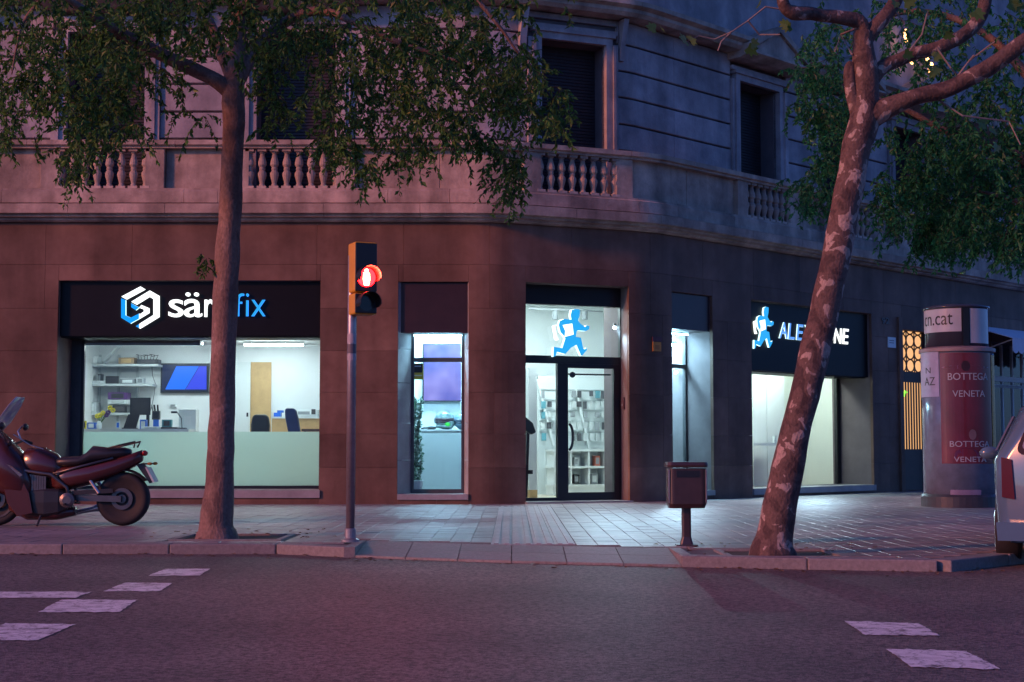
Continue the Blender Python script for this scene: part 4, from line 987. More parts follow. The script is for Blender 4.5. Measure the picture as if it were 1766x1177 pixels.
for ch, x0, y0, x1, y1, lit in (('A', 470, 412, 575, 618, 0), ('L', 583, 427, 665, 630, 0), ('E', 688, 440, 780, 640, 0), ('X', 787, 450, 882, 648, 0), ('P', 892, 460, 978, 655, 1), ('H', 984, 468, 1076, 662, 1), ('O', 1082, 478, 1164, 672, 1), ('N', 1170, 488, 1268, 682, 1), ('E', 1274, 497, 1356, 690, 1)):
    letter('letter', ch, 'R', *z8(x0, y0), *z8(x1, y1), -.098, -.08, [SIGNW, SIGNW] if lit else [glow('letter_blue_%s' % ch, (.10, .30, .85), .9), SIGNS], sgn5, shear=.14, fat=.01)

# --- gate with iron grille, number, plates -----------------------------
NG = -.10
gate = thing('entrance_gate', 'dark wooden door with lit iron grille next to the house number', 'door', spos('R', (O6[0] + O6[1]) / 2, NG, 0))
DW = mat('dark_wood', (.045, .022, .018), .5, .3, 5)
s0, s1 = O6[0] + .002, O6[1] - .002; mid = (s0 + s1) / 2
def gz(py): return hit(1575, py, 'R', NG)[1]
ga, gb = s0 + .06, s1 - .06
for a, b, z0, z1 in ((s0, ga, .02, O6[3] - .002), (gb, s1, .02, O6[3] - .002), (ga, gb, .02, gz(775)), (ga, gb, gz(660), gz(642)), (ga, gb, gz(556), O6[3] - .002)):
    mk('door_frame', MB().sbox('R', a, b, NG - .06, NG, z0, z1), DW, gate)
LITG = glow('lit_hall_glass', (1.0, .52, .22), .75)
mk('lit_pane', MB().sbox('R', ga, gb, NG - .05, NG - .04, gz(775), gz(660)), LITG, gate); mk('lit_pane', MB().sbox('R', ga, gb, NG - .05, NG - .04, gz(642), gz(556)), LITG, gate)
for k in range(9):
    s = ga + (gb - ga) * (k + .5) / 9; mk('iron_bar', MB().sbox('R', s - .018, s + .018, NG - .035, NG - .012, gz(775), gz(660)), BLACK, gate)
zA, zB = gz(642), gz(556)
nr = 4; nc = 3
for i in range(nr):
    for j in range(nc):
        c = (ga + (gb - ga) * (j + .5) / nc, zA + (zB - zA) * (i + .5) / nr); rx, rz = (gb - ga) / nc * .5, (zB - zA) / nr * .5
        pts = [spos('R', c[0] + rx * math.cos(t_), NG - .025, c[1] + rz * math.sin(t_)) for t_ in [2 * math.pi * k / 12 for k in range(13)]]
        mk('grille_ring', MB().tube(pts, .016, 5), BLACK, gate)
for j in range(nc + 1):
    s = ga + (gb - ga) * j / nc; mk('grille_bar', MB().sbox('R', s - .012, s + .012, NG - .03, NG - .014, zA, zB), BLACK, gate)
mk('green_squiggle', MB().tube([spos('R', ga + .02 + .3 * t_, NG - .038, gz(680) + .07 * math.sin(t_ * 9)) for t_ in (0, .2, .4, .6, .8, 1)], .022, 6), glow('green_squiggle', (.25, 1.0, .05), 2.0), gate)  # wavy tube with a green emissive material behind the grille
mk('gate_surround', MB().prism([(.002, 0), (.05, 0), (.05, 3.6), (.002, 3.6)], O6[0] - .18, O6[0] - .04), GRAN, BLD)
num = fthing('house_number', 'dark metal house number 92 on the granite wall', 'number', 'R', 1527, 553, .0)
for ch, x0, x1 in (('9', 1521, 1527), ('2', 1527.8, 1534)): letter('digit', ch, 'R', x0, 548, x1, 559, .002, .014, [DKMET], num, fat=.02)
pl = fthing('wall_plaque', 'small white enamel plaque below the house number', 'plaque', 'R', 1538, 590, .0)
mk('plate', fb(MB(), 'R', 1532, 582, 1545, 600, .02, .018), WHITE2, pl); mk('plate_line', fb(MB(), 'R', 1534, 587, 1542, 588.4, .022, .0018), GREY, pl); mk('plate_line', fb(MB(), 'R', 1534, 591, 1542, 592.2, .022, .0018), GREY, pl)
on = fthing('wall_notice', 'orange notice plate on the wall right of the entrance', 'notice', 'R', 1139, 595, .0)
mk('plate', MB().prism([(.002, hit(1139, 606, 'M')[1]), (.02, hit(1139, 606, 'M')[1]), (.02, hit(1139, 590, 'M')[1]), (.002, hit(1139, 590, 'M')[1])], LM + .03, LM + .22), mat('orange_plate', (.55, .22, .03), .5), on)
mk('header', MB().prism([(.002, hit(1139, 589, 'M')[1]), (.024, hit(1139, 589, 'M')[1]), (.024, hit(1139, 581, 'M')[1]), (.002, hit(1139, 581, 'M')[1])], LM + .02, LM + .24), mat('maroon_plate', (.10, .02, .03), .5), on)
mk('print', MB().prism([(.0202, hit(1139, 603, 'M')[1]), (.0212, hit(1139, 603, 'M')[1]), (.0212, hit(1139, 595, 'M')[1]), (.0202, hit(1139, 595, 'M')[1])], LM + .07, LM + .18), mat('notice_print', (.4, .14, .02), .5), on)

# --- awning shop at the far right -----------------------------------------
CREAM = mat('cream_frame', (.62, .62, .60), .5, .1, 4)
aw = thing('glazed_shopfront', 'pale framed dark shopfront under the far right awning', 'shop window', spos('R', (O7[0] + O7[1]) / 2, -.3, 0))
mk('dark_interior', MB().sbox('R', O7[0], O7[1], -.94, -.9, 0, O7[3]), VOID, aw)
zt7 = hit(1740, 655, 'R', -.3)[1]
ns_ = 9
for k in range(ns_ + 1):
    s = O7[0] + .004 + (O7[1] - O7[0] - .06) * k / ns_; mk('mullion', MB().sbox('R', s, s + .05, -.33, -.27, .3, O7[3] - .01), CREAM, aw)
for z0, z1 in ((.0, .3), (zt7 - .06, zt7 + .06), (zt7 - .2, zt7 - .14), (2.3, 2.36)): mk('rail', MB().sbox('R', O7[0] + .002, O7[1] - .002, -.34, -.26, z0, z1), CREAM, aw)
for k in range(ns_):
    s = O7[0] + .054 + (O7[1] - O7[0] - .06) * k / ns_; mk('pane', MB().sbox('R', s, s + (O7[1] - O7[0] - .06) / ns_ - .052, -.302, -.298, .3, O7[3] - .01), GLASS, aw)
awn = thing('shop_awning', 'pale scalloped awning projecting over the far right shopfront', 'awning', spos('R', (O7[0] + O7[1]) / 2, .2, O7[3] - .2))
AWM = mat('awning_cloth', (.72, .70, .78), .8, .08, 4)
A0 = O7[0] - 1.3; za0 = O7[3] + .32; aD = 1.1
m = MB(); m.add([spos('R', A0 + .1, .01, za0), spos('R', O7[1], .01, za0), spos('R', O7[1], aD, za0 - .35), spos('R', A0 + .1, aD, za0 - .35), spos('R', A0 + .1, .01, za0 - .02), spos('R', O7[1], .01, za0 - .02), spos('R', O7[1], aD, za0 - .37), spos('R', A0 + .1, aD, za0 - .37)], [(0, 1, 2, 3), (7, 6, 5, 4), (0, 4, 5, 1), (1, 5, 6, 2), (2, 6, 7, 3), (3, 7, 4, 0)])
mk('canopy', m, AWM, awn)
m = MB(); nsc = 22; L7 = O7[1] - A0 - .1
for k in range(nsc):
    a = A0 + .1 + L7 * k / nsc; b = a + L7 / nsc; c = (a + b) / 2
    pts = [(a, za0 - .372), (b, za0 - .372), (b, za0 - .62), (c + (b - c) * .6, za0 - .67), (c, za0 - .69), (c - (b - c) * .6, za0 - .67), (a, za0 - .62)]
    m.rings([[spos('R', p[0], aD - .01, p[1]) for p in pts], [spos('R', p[0], aD + .004, p[1]) for p in pts]])
mk('valance', m, AWM, awn)
for s in (A0 + .15, O7[1] - .1): mk('support_arm', MB().bar(spos('R', s, .01, za0 - .7), spos('R', s, aD - .03, za0 - .39), .03, .03), METAL, awn)

# ------------------------------------------------------------------ signal, bin, advertising column
sp = on_ground(604, 935)
sig = thing('pedestrian_signal', 'pedestrian traffic light showing a red standing man on a steel post', 'traffic light', (sp.x, sp.y, 0))
zh0, zh1 = at(620, 545, sp.y).z, at(620, 421, sp.y).z
mk('post', MB().lathe([(.043, 0), (.043, zh1 - .12), (.03, zh1 - .1)], (sp.x, sp.y, 0), 16), METAL, sig, True)
mk('base_collar', MB().lathe([(.09, 0), (.09, .02), (.055, .035), (.055, .12), (.045, .13)], (sp.x, sp.y, .002), 16), METAL, sig)
STK = [mat('sticker_grey', (.35, .33, .36), .5), mat('sticker_dark', (.10, .09, .11), .5)]
for i, (y0, y1) in enumerate(((576, 592), (594, 610), (612, 622))):
    mk('sticker', MB().lathe([(.0445, at(604, y1, sp.y).z), (.0445, at(604, y0, sp.y).z)], (sp.x, sp.y, 0), 16), STK[i % 2], sig)
PH = R(24); hf = Vector((math.sin(PH), -math.cos(PH), 0)); hr = Vector((math.cos(PH), math.sin(PH), 0)); up = Vector((0, 0, 1))
hc = at(627, 483, sp.y); hc = Vector((hc.x, sp.y - .06, (zh0 + zh1) / 2))
def hp_(r_, f_, z_): return hc + hr * r_ + hf * f_ + up * z_
def hbox(mb, r0, r1, f0, f1, z0, z1):
    return mb.rings([[hp_(r0, f0, z0), hp_(r1, f0, z0), hp_(r1, f1, z0), hp_(r0, f1, z0)], [hp_(r0, f0, z1), hp_(r1, f0, z1), hp_(r1, f1, z1), hp_(r0, f1, z1)]])
hh = (zh1 - zh0) / 2; YELH = mat('signal_yellow', (.62, .30, .02), .4, .1, 5); DKF = mat('signal_black', (.012, .011, .012), .4)
mk('housing', hbox(MB(), -.115, .115, -.12, .09, -hh, -.40 * hh - .004), YELH, sig, bevel=.018); mk('housing', hbox(MB(), -.115, .115, -.12, .09, -.40 * hh + .004, hh), YELH, sig, bevel=.018)
mk('front_door', hbox(MB(), -.108, .108, .091, .105, -hh + .012, -.40 * hh - .012), DKF, sig, bevel=.012); mk('front_door', hbox(MB(), -.108, .108, .091, .105, -.40 * hh + .012, hh - .012), DKF, sig, bevel=.012)
LRED = glow('lens_red', (1.0, .003, .004), 32.0); LMAN = glow('lamp_red_man', (1.0, .22, .08), 60.0); LOFF = mat('lens_off', (.02, .012, .012), .15)
def disc(r, f0, f1, zc, n=24): return MB().rings([[hp_(r * math.cos(2 * math.pi * k / n), f, zc + r * math.sin(2 * math.pi * k / n)) for k in range(n)] for f in (f0, f1)])
zr, zg = hh * .02, -hh * .70
mk('red_lens', disc(.092, .1052, .109, zr), LRED, sig); mk('green_lens', disc(.075, .1052, .109, zg), LOFF, sig)
man = MB()
man.rings([[hp_(.017 * math.cos(t_), f, zr + .062 + .017 * math.sin(t_)) for t_ in [2 * math.pi * k / 12 for k in range(12)]] for f in (.1092, .113)])
for p in ([(-.030, .04), (.030, .04), (.036, -.02), (.024, -.02), (.022, -.075), (.004, -.075), (0, -.02), (-.004, -.075), (-.022, -.075), (-.024, -.02), (-.036, -.02)],):
    for a_, b_, c_2 in ((0, 1, 0),): pass
    man.rings([[hp_(x, f, zr + z_) for x, z_ in [(-.030, .04), (.030, .04), (.034, -.02), (.022, -.078), (-.022, -.078), (-.034, -.02)]] for f in (.1092, .113)])
mk('red_man', man, LMAN, sig)
L_ = bpy.data.lights.new('red_lens_beam', 'SPOT'); L_.energy = 90; L_.color = (1.0, .03, .03); L_.spot_size = R(150); L_.spot_blend = .8; L_.shadow_soft_size = .09
o = bpy.data.objects.new('red_lens_beam', L_); COL.objects.link(o); o.parent = sig; o.location = hp_(0, .125, zr) - gloc(sig); o.rotation_euler = (-(hf - up * .25)).to_track_quat('Z', 'Y').to_euler()
for zc in (zr, zg):
    n = 14; r0, r1 = .1, .106; rings = []
    m = MB(); vsn = []
    for f in (.106, .26):
        for rr in (r0, r1):
            for k in range(n + 1):
                t_ = math.pi * (-.12 + 1.24 * k / n); vsn.append(hp_(rr * math.cos(t_), f if k not in (0, n) else .106 + (f - .106) * .6, zc + rr * math.sin(t_)))
    m.v = [tuple(v) for v in vsn]; w = n + 1
    for k in range(n):
        m.f += [(k, k + 1, 2 * w + k + 1, 2 * w + k), (w + k, 3 * w + k, 3 * w + k + 1, w + k + 1), (2 * w + k, 2 * w + k + 1, 3 * w + k + 1, 3 * w + k)]
    mk('visor', m, DKF, sig)
mk('bracket', MB().bar((sp.x, sp.y, hc.z + hh * .6), hp_(0, -.12, hh * .6), .04, .04), METAL, sig); mk('bracket', MB().bar((sp.x, sp.y, hc.z - hh * .6), hp_(0, -.12, -hh * .6), .04, .04), METAL, sig)

bp_ = on_ground(1184, 941)
bn = thing('litter_bin', 'brown metal litter bin with flat lid on a slim pedestal', 'litter bin', (bp_.x, bp_.y, 0))
zb0, zb1, zb2 = at(1185, 876, bp_.y).z, at(1185, 806, bp_.y).z, at(1185, 797, bp_.y).z
hw = (at(1217, 850, bp_.y).x - at(1152, 850, bp_.y).x) / 2; BINM = mat('bin_brown', (.045, .028, .028), .35, .2, 6, coat=.2)
def rr_ring(c, w, d, z, r=.05, n=4):
    out = []
    for cx_, cy_, a0 in ((w - r, d - r, 0), (-w + r, d - r, 90), (-w + r, -d + r, 180), (w - r, -d + r, 270)):
        for k in range(n + 1):
            a = R(a0 + 90 * k / n); out.append((c[0] + cx_ + r * math.cos(a), c[1] + cy_ + r * math.sin(a), z))
    return out
mk('bucket', MB().rings([rr_ring(bp_, hw * .93, .13, zb0), rr_ring(bp_, hw, .15, zb0 + .04), rr_ring(bp_, hw, .15, zb1 - .012)]), BINM, bn)
mk('lid', MB().rings([rr_ring(bp_, hw * 1.06, .17, zb1), rr_ring(bp_, hw * 1.08, .175, zb1 + .02), rr_ring(bp_, hw * 1.04, .165, zb2)]), BINM, bn)
mk('pedestal', MB().rings([rr_ring(bp_, .06, .05, .012, .02), rr_ring(bp_, .042, .04, .08, .02), rr_ring(bp_, .042, .04, zb0 + .004, .02)]), BINM, bn)
mk('foot_plate', MB().rings([rr_ring(bp_, .1, .09, -.01, .02), rr_ring(bp_, .1, .09, .0115, .02)]), DKMET, bn)
for sx in (-1, 1): mk('edge_trim', MB().tube([(bp_.x + sx * hw * .97, bp_.y - .135, zb0 + .05), (bp_.x + sx * hw * .97, bp_.y - .14, zb1 - .02)], .008, 6), METAL, bn)
mk('posting_slot', MB().box(bp_.x - hw * .6, bp_.x + hw * .6, bp_.y - .156, bp_.y - .1502, zb1 - .09, zb1 - .03), BLACK, bn)

cp = on_ground(1656, 874)
colm = thing('advertising_column', 'round advertising column with a red poster and a lit glass drum on top', 'advertising column', (cp.x, cp.y, 0))
RC = (at(1717, 700, cp.y).x - at(1594, 700, cp.y).x) / 2; RU = (at(1708, 560, cp.y).x - at(1600, 560, cp.y).x) / 2
def cz(py): return at(1656, py, cp.y - RC * .8).z
view = math.atan2(-cp.y, -cp.x)
def cang(px, r):      # angle on the drum facing that picture column
    x = (at(px, 650, cp.y).x - at(1655.5, 650, cp.y).x) / r; return view + math.asin(max(-.995, min(.995, x)))
def cpanel(name, r, t, a0, a1, z0, z1, material, n=14, parent=colm):
    m = MB(); 
    rings = [[(cp.x + rr * math.cos(a0 + (a1 - a0) * k / n), cp.y + rr * math.sin(a0 + (a1 - a0) * k / n), z) for rr, z in ((r, z0), (r + t, z0), (r + t, z1), (r, z1))] for k in range(n + 1)]
    return mk(name, m.rings(rings), material, parent, False)
def ctext(body, r, px0, px1, y0, y1, material, parent=colm):
    vs_, fs_, nz = text_verts(body, 0, .0); us = [v[0] for v in vs_]; ws = [v[1] for v in vs_]
    a0, a1 = cang(px0, r), cang(px1, r); z0, z1 = cz(y1), cz(y0); m = MB()
    for v in vs_:
        a = a0 + (a1 - a0) * (v[0] - min(us)) / (max(us) - min(us)); z = z0 + (z1 - z0) * (v[1] - min(ws)) / (max(ws) - min(ws)); rr = r + .0005 + (v[2] + .1) / .2 * .003
        m.v.append((cp.x + rr * math.cos(a), cp.y + rr * math.sin(a), z))
    m.f = fs_; return mk('lettering', m, material, parent)
CM = mat('column_paint', (.20, .22, .28), .18, .2, 5)
mk('plinth', MB().lathe([(RC + .03, .0), (RC + .03, .16), (RC - .01, .2)], (cp.x, cp.y, 0), 40), DKMET, colm)
mk('drum', MB().lathe([(RC - .012, .2), (RC - .012, cz(606))], (cp.x, cp.y, 0), 48), CM, colm, True)
mk('rim', MB().lathe([(RC + .02, cz(606)), (RC + .02, cz(600)), (RU, cz(597))], (cp.x, cp.y, 0), 48), mat('rim_stone', (.35, .25, .24), .5), colm)
mk('top_drum', MB().lathe([(RU - .012, cz(597)), (RU - .012, cz(531)), (RU + .015, cz(530)), (RU + .015, cz(527)), (RU - .1, cz(524))], (cp.x, cp.y, 0), 48), mat('drum_glass_dark', (.05, .06, .09), .12, .1, 3), colm, True)
PW = mat('poster_white', (.52, .54, .58), .3, .06, 3); PR = mat('poster_red', (.26, .022, .03), .22, .4, 2.2, c2=(.16, .015, .03)); PWH = mat('poster_pale', (.45, .42, .55), .4, .15, 5)
cpanel('drum_panel', RU - .011, .008, cang(1600.5, RU), cang(1664, RU), cz(572), cz(532), PW); cpanel('drum_panel', RU - .011, .008, cang(1678, RU), cang(1707.5, RU), cz(592), cz(532), PW)
ctext('cn.cat', RU - .002, 1604, 1650, 541, 560, BLACK)
cpanel('drum_post', RU - .01, .02, cang(1666, RU), cang(1676, RU), cz(597), cz(531), BLACK, 4)
cpanel('red_poster', RC - .0115, .006, cang(1627, RC), cang(1710, RC), cz(800), cz(609), PR, 20)
cpanel('paper_bill', RC - .0115, .008, cang(1594.5, RC), cang(1625, RC), cz(684), cz(606), PWH, 10)
LTX = mat('poster_lettering', (.55, .50, .50), .4)
ctext('BOTTEGA', RC - .0045, 1640, 1704, 644, 656, LTX); ctext('VENETA', RC - .0045, 1647, 1699, 674, 685, LTX); ctext('BOTTEGA', RC - .0045, 1641, 1704, 761, 771, LTX); ctext('VENETA', RC - .0045, 1647, 1699, 788, 797, LTX)
ctext('N', RC - .003, 1604, 1612, 633, 643, DKMET); ctext('AZ', RC - .003, 1602, 1619, 650, 664, DKMET)
def cblob(name, px, py, rx, ry, material, r=None):
    r = r or RC - .005; m = MB(); a = cang(px, r); n = 20; ring0 = []; ring1 = []
    for k in range(n):
        t_ = 2 * math.pi * k / n; aa = cang(px + rx * math.cos(t_), r); z = cz(py + ry * math.sin(t_))
        ring0.append((cp.x + r * math.cos(aa), cp.y + r * math.sin(aa), z)); ring1.append((cp.x + (r + .002) * math.cos(aa), cp.y + (r + .002) * math.sin(aa), z))
    mk(name, m.rings([ring0, ring1]), material, colm)
cblob('printed_band', 1668, 634, 38, 3.2, mat('print_mauve', (.34, .16, .24), .4), RC - .0052); cblob('printed_head', 1669, 632, 7, 9, mat('print_dark', (.05, .012, .015), .4), RC - .0035)
cblob('printed_shape', 1668, 785, 20, 12, mat('print_plum', (.14, .02, .07), .4), RC - .0053); cblob('printed_face', 1678, 750, 6, 9, mat('print_skin', (.3, .14, .13), .4), RC - .0035)
cpanel('gold_edge', RC - .0115, .012, cang(1711, RC), cang(1716, RC), cz(800), cz(612), mat('gold_foil', (.45, .25, .06), .4, .6, 60, .5, 60, metal=.6), 3)
cpanel('info_plate', RC - .0115, .006, cang(1640, RC), cang(1690, RC), cz(858), cz(845), mat('plate_mauve', (.28, .2, .28), .5), 8)

# ------------------------------------------------------------------ motorcycle
YB = on_ground(213, 907).y
mo = on_ground(120, 907)
moto = thing('motorcycle', 'dark red touring motorcycle with tall windscreen parked in front of the left shop', 'motorcycle', (mo.x, YB, 0))
def mp(px, py, dy=0.0): 
    p = at(px, py, YB); return (p.x, YB + dy, p.z)
MRED = mat('motorcycle_paint', (.075, .018, .016), .25, .15, 3, coat=.4); MBLK = mat('motorcycle_black', (.02, .017, .018), .4, .2, 6); DALL = mat('dark_alloy', (.13, .12, .12), .35, .15, 10, metal=.7); CHR = mat('brushed_alloy', (.55, .53, .53), .25, .1, 10, metal=.9)
WR = (at(213, 814, YB).z - at(213, 907, YB).z) / 2
def wheel(px, front=False):
    c = mp(px, 861); c = (c[0], c[1], WR)
    tw = .055 if front else .08
    tyre = mk('tyre', MB().lathe([(WR - .09, -tw * .7), (WR - .05, -tw), (WR - .012, -tw * .75), (WR, 0), (WR - .012, tw * .75), (WR - .05, tw), (WR - .09, tw * .7)], c, 36, 'y'), RUBBER, moto, True)
    tyre.name = 'wheel'
    m = MB(); rings = []
    for r_, y_ in ((WR - .085, -.05), (WR - .085, .05), (WR - .11, .045), (WR - .11, -.045)): rings.append([(c[0] + r_ * math.cos(2 * math.pi * k / 36), c[1] + y_, c[2] + r_ * math.sin(2 * math.pi * k / 36)) for k in range(36)])
    rings.append(rings[0]); mk('rim', m.rings(rings, False), MBLK, tyre)
    for k in range(5):
        a = 2 * math.pi * k / 5 + .3; mk('spoke', MB().bar((c[0] + .03 * math.cos(a), c[1], c[2] + .03 * math.sin(a)), (c[0] + (WR - .1) * math.cos(a), c[1], c[2] + (WR - .1) * math.sin(a)), .035, .03), MBLK, tyre)
    mk('hub', MB().lathe([(.05, -.08), (.05, .08)], c, 16, 'y'), DALL, tyre); m = MB()
    mk('brake_disc', MB().rings([[(c[0] + r_ * math.cos(2 * math.pi * k / 30), c[1] + y_, c[2] + r_ * math.sin(2 * math.pi * k / 30)) for k in range(30)] for r_, y_ in ((.08, -.075), (.125, -.075), (.125, -.07), (.08, -.07), (.08, -.075))], False), DALL, tyre)
    return c
cr = wheel(213); cf = wheel(-6, True)
def loft(secs, n=14, p=2.6):
    """secs: (px, py_top, py_bottom, half width); superellipse sections along the bike"""
    rings = []
    for px, y0, y1, hw_ in secs:
        a, b = mp(px, y0), mp(px, y1); cz_, hz_ = (a[2] + b[2]) / 2, (a[2] - b[2]) / 2; ring = []
        for k in range(n):
            t_ = 2 * math.pi * k / n; ct, st_ = math.cos(t_), math.sin(t_)
            ring.append((a[0], YB + hw_ * math.copysign(abs(ct) ** (2 / p), ct), cz_ + hz_ * math.copysign(abs(st_) ** (2 / p), st_)))
        rings.append(ring)
    return MB().rings(rings)
mk('front_fairing', loft([(-38, 790, 812, .06), (-22, 752, 832, .16), (0, 742, 850, .24), (22, 762, 858, .26), (46, 788, 862, .23), (62, 812, 862, .17)]), MRED, moto, True)
mk('tank', loft([(34, 790, 812, .08), (50, 773, 826, .15), (75, 771, 832, .17), (98, 782, 832, .14), (112, 795, 828, .1)]), MRED, moto, True)
mk('seat', loft([(95, 790, 806, .09), (112, 788, 806, .15), (140, 787, 805, .16), (152, 780, 803, .15), (162, 769, 800, .14), (190, 772, 795, .13), (215, 772, 790, .10), (226, 775, 787, .06)]), MBLK, moto, True)
mk('tail_body', loft([(88, 806, 850, .12), (120, 803, 846, .17), (160, 799, 836, .18), (200, 790, 822, .15), (232, 781, 806, .10), (246, 776, 796, .06)]), MRED, moto, True)
mk('engine_block', loft([(40, 846, 880, .12), (52, 842, 888, .17), (84, 840, 892, .18), (108, 842, 888, .17), (122, 848, 880, .13)], p=6), MBLK, moto)
for k in range(7):
    a_, b_ = mp(58 + k * 4.2, 818 + k * .6), mp(61 + k * 4.2, 846); mk('cooling_fin', MB().box(a_[0], b_[0], YB - .16, YB + .16, b_[2], a_[2]), DALL, moto)
for s_ in (-1, 1):
    mk('frame_tube', MB().tube([mp(20, 790, s_ * .12), mp(52, 812, s_ * .17), mp(96, 818, s_ * .18), mp(122, 840, s_ * .16), mp(128, 866, s_ * .15)], .02, 8), DALL, moto, True)
    mk('frame_tube', MB().tube([mp(96, 818, s_ * .17), mp(140, 806, s_ * .16), mp(200, 790, s_ * .12)], .014, 8), DALL, moto, True)
    mk('lower_cowl', MB().rings([[mp(x, y_, s_ * d_) for x, y_ in ((14, 826), (44, 818), (60, 850), (66, 884), (40, 890), (22, 866))] for d_ in (.19, .205)]), MRED, moto, bevel=.006)
    mk('shock_absorber', MB().tube([mp(150, 812, s_ * .13), mp(176, 850, s_ * .13)], .022, 8), CHR, moto)
mk('radiator', MB().box(mp(34, 830)[0], mp(40, 830)[0], YB - .16, YB + .16, mp(34, 868)[2], mp(34, 822)[2]), DALL, moto)
mk('chain_guard', MB().bar(mp(130, 850, -.13), mp(200, 846, -.13), .02, .05), MBLK, moto)
mk('brake_hose', MB().tube([mp(26, 772, -.18), mp(14, 800, -.2), mp(6, 836, -.14), mp(2, 850, -.1)], .006, 6), RUBBER, moto, True)
mk('crank_cover', MB().lathe([(.05, -.235), (.085, -.222), (.085, -.19)], mp(125, 862), 20, 'y'), DALL, moto)
mk('belly_pan', loft([(20, 862, 882, .1), (50, 872, 897, .15), (100, 876, 897, .15), (130, 874, 890, .1)]), MRED, moto, True)
for dy in (-.1, .1): mk('swing_arm', MB().bar(mp(122, 858, dy), (cr[0], cr[1] + dy, cr[2]), .04, .07), DALL, moto)
mk('exhaust', MB().tube([mp(60, 885, .18), mp(110, 888, .2), mp(150, 880, .22), mp(165, 876, .23), mp(232, 862, .25), mp(240, 861, .25)], [.025, .025, .03, .055, .06, .045], 12), CHR, moto, True)
mk('rear_mudguard', MB().rings([[(cr[0] + (WR + r_) * math.cos(t_), cr[1] + y_, cr[2] + (WR + r_) * math.sin(t_)) for r_, y_ in ((.02, -.09), (.035, 0), (.02, .09), (.012, .085), (.025, 0), (.012, -.085))] for t_ in [R(38 + 80 * k / 8) for k in range(9)]]), MBLK, moto, True)
mk('front_mudguard', MB().rings([[(cf[0] + (WR + r_) * math.cos(t_), cf[1] + y_, cf[2] + (WR + r_) * math.sin(t_)) for r_, y_ in ((.02, -.07), (.035, 0), (.02, .07), (.012, .065), (.025, 0), (.012, -.065))] for t_ in [R(30 + 110 * k / 8) for k in range(9)]]), MRED, moto, True)
for dy in (-.1, .1): mk('fork_leg', MB().tube([(cf[0], cf[1] + dy, cf[2]), mp(8, 800, dy), mp(18, 768, dy)], [.028, .028, .024], 10), CHR, moto, True)
WSC = glass_mat('windscreen_plastic', (.75, .78, .82), .9)
ws = [[mp(-20, 757, y_) for y_ in (-.20, -.1, 0, .1, .20)], [mp(2 + q, 728, y_) for q, y_ in ((4, -.24), (0, -.12), (-3, 0), (0, .12), (4, .24))], [mp(22 + q, 700, y_) for q, y_ in ((3, -.22), (0, -.11), (-3, 0), (0, .11), (3, .22))], [mp(35, 685, y_) for y_ in (-.15, -.08, 0, .08, .15)]]
m = MB(); m.v = [p for r_ in ws for p in r_]; m.f = [(k * 5 + i, k * 5 + i + 1, (k + 1) * 5 + i + 1, (k + 1) * 5 + i) for k in range(3) for i in range(4)]
o = mk('windscreen', m, mat('windscreen_smoke', (.42, .40, .46), .12, .05, 3), moto, True); sm = o.modifiers.new('solid', 'SOLIDIFY'); sm.thickness = .008
mk('handlebar', MB().tube([mp(34, 764, -.36), mp(28, 760, -.25), mp(22, 768, 0), mp(28, 760, .25), mp(34, 764, .36)], .014, 8), MBLK, moto, True)
for s_ in (-1, 1):
    mk('grip', MB().tube([mp(36, 765, s_ * .38), mp(30, 761, s_ * .26)], .02, 8), RUBBER, moto)
    mk('mirror_stem', MB().tube([mp(24, 762, s_ * .27), mp(14, 744, s_ * .34), mp(20, 734, s_ * .38)], .009, 6), CHR, moto, True)
    mk('mirror', MB().ball(mp(24, 736, s_ * .41), .03, .075, .045, 12, 8), MBLK, moto, True)
    mk('rear_indicator', MB().ball(mp(263, 800, s_ * .13), .03, .03, .018, 10, 6), mat('indicator_amber', (.4, .13, .02), .25), moto, True)
    mk('indicator_stem', MB().tube([mp(246, 800, s_ * .02), mp(262, 800, s_ * .12)], .008, 6), MBLK, moto)
    mk('grab_rail', MB().tube([mp(190, 774, s_ * .13), mp(212, 768, s_ * .14), mp(238, 762, s_ * .12), mp(234, 772, s_ * .08)], .011, 8), MBLK, moto, True)
    mk('foot_peg', MB().tube([mp(122, 868, s_ * .16), mp(124, 869, s_ * .30)], .013, 8), RUBBER, moto)
mk('tail_light', MB().ball(mp(250, 782, 0), .03, .08, .035, 12, 8), mat('tail_lens', (.3, .01, .01), .2), moto, True)
mk('headlight', MB().ball(mp(-40, 795, 0), .05, .14, .07, 14, 8), mat('headlight_lens', (.5, .5, .55), .1), moto, True)
mk('number_plate_hanger', MB().rings([[mp(236, 802, -.02), mp(248, 798, -.02), mp(248, 798, .02), mp(236, 802, .02)], [mp(259, 834, -.03), mp(267, 831, -.03), mp(267, 831, .03), mp(259, 834, .03)]]), MBLK, moto)
mk('number_plate', MB().rings([[mp(254, 806, -.11), mp(257, 806, -.11), mp(257, 806, .11), mp(254, 806, .11)], [mp(267, 832, -.11), mp(270, 831, -.11), mp(270, 831, .11), mp(267, 832, .11)]]), mat('plate_white', (.5, .5, .48), .4), moto)
b0 = Vector(mp(78, 890, -.14)); mk('side_stand', MB().tube([b0, (b0.x + .01, YB - .2, .12), (b0.x - .01, YB - .26, .012)], .014, 8), MBLK, moto)
mk('side_blade', MB().rings([[mp(24, 800, -.262), mp(34, 804, -.268), mp(34, 804, -.25), mp(24, 800, -.25)], [mp(46, 822, -.24), mp(51, 819, -.24), mp(51, 819, -.22), mp(46, 822, -.22)]]), CHR, moto)
mk('seat_strap', MB().tube([mp(33, 750, -.2), mp(60, 768, -.17), mp(82, 775, -.15)], .008, 6), CHR, moto)

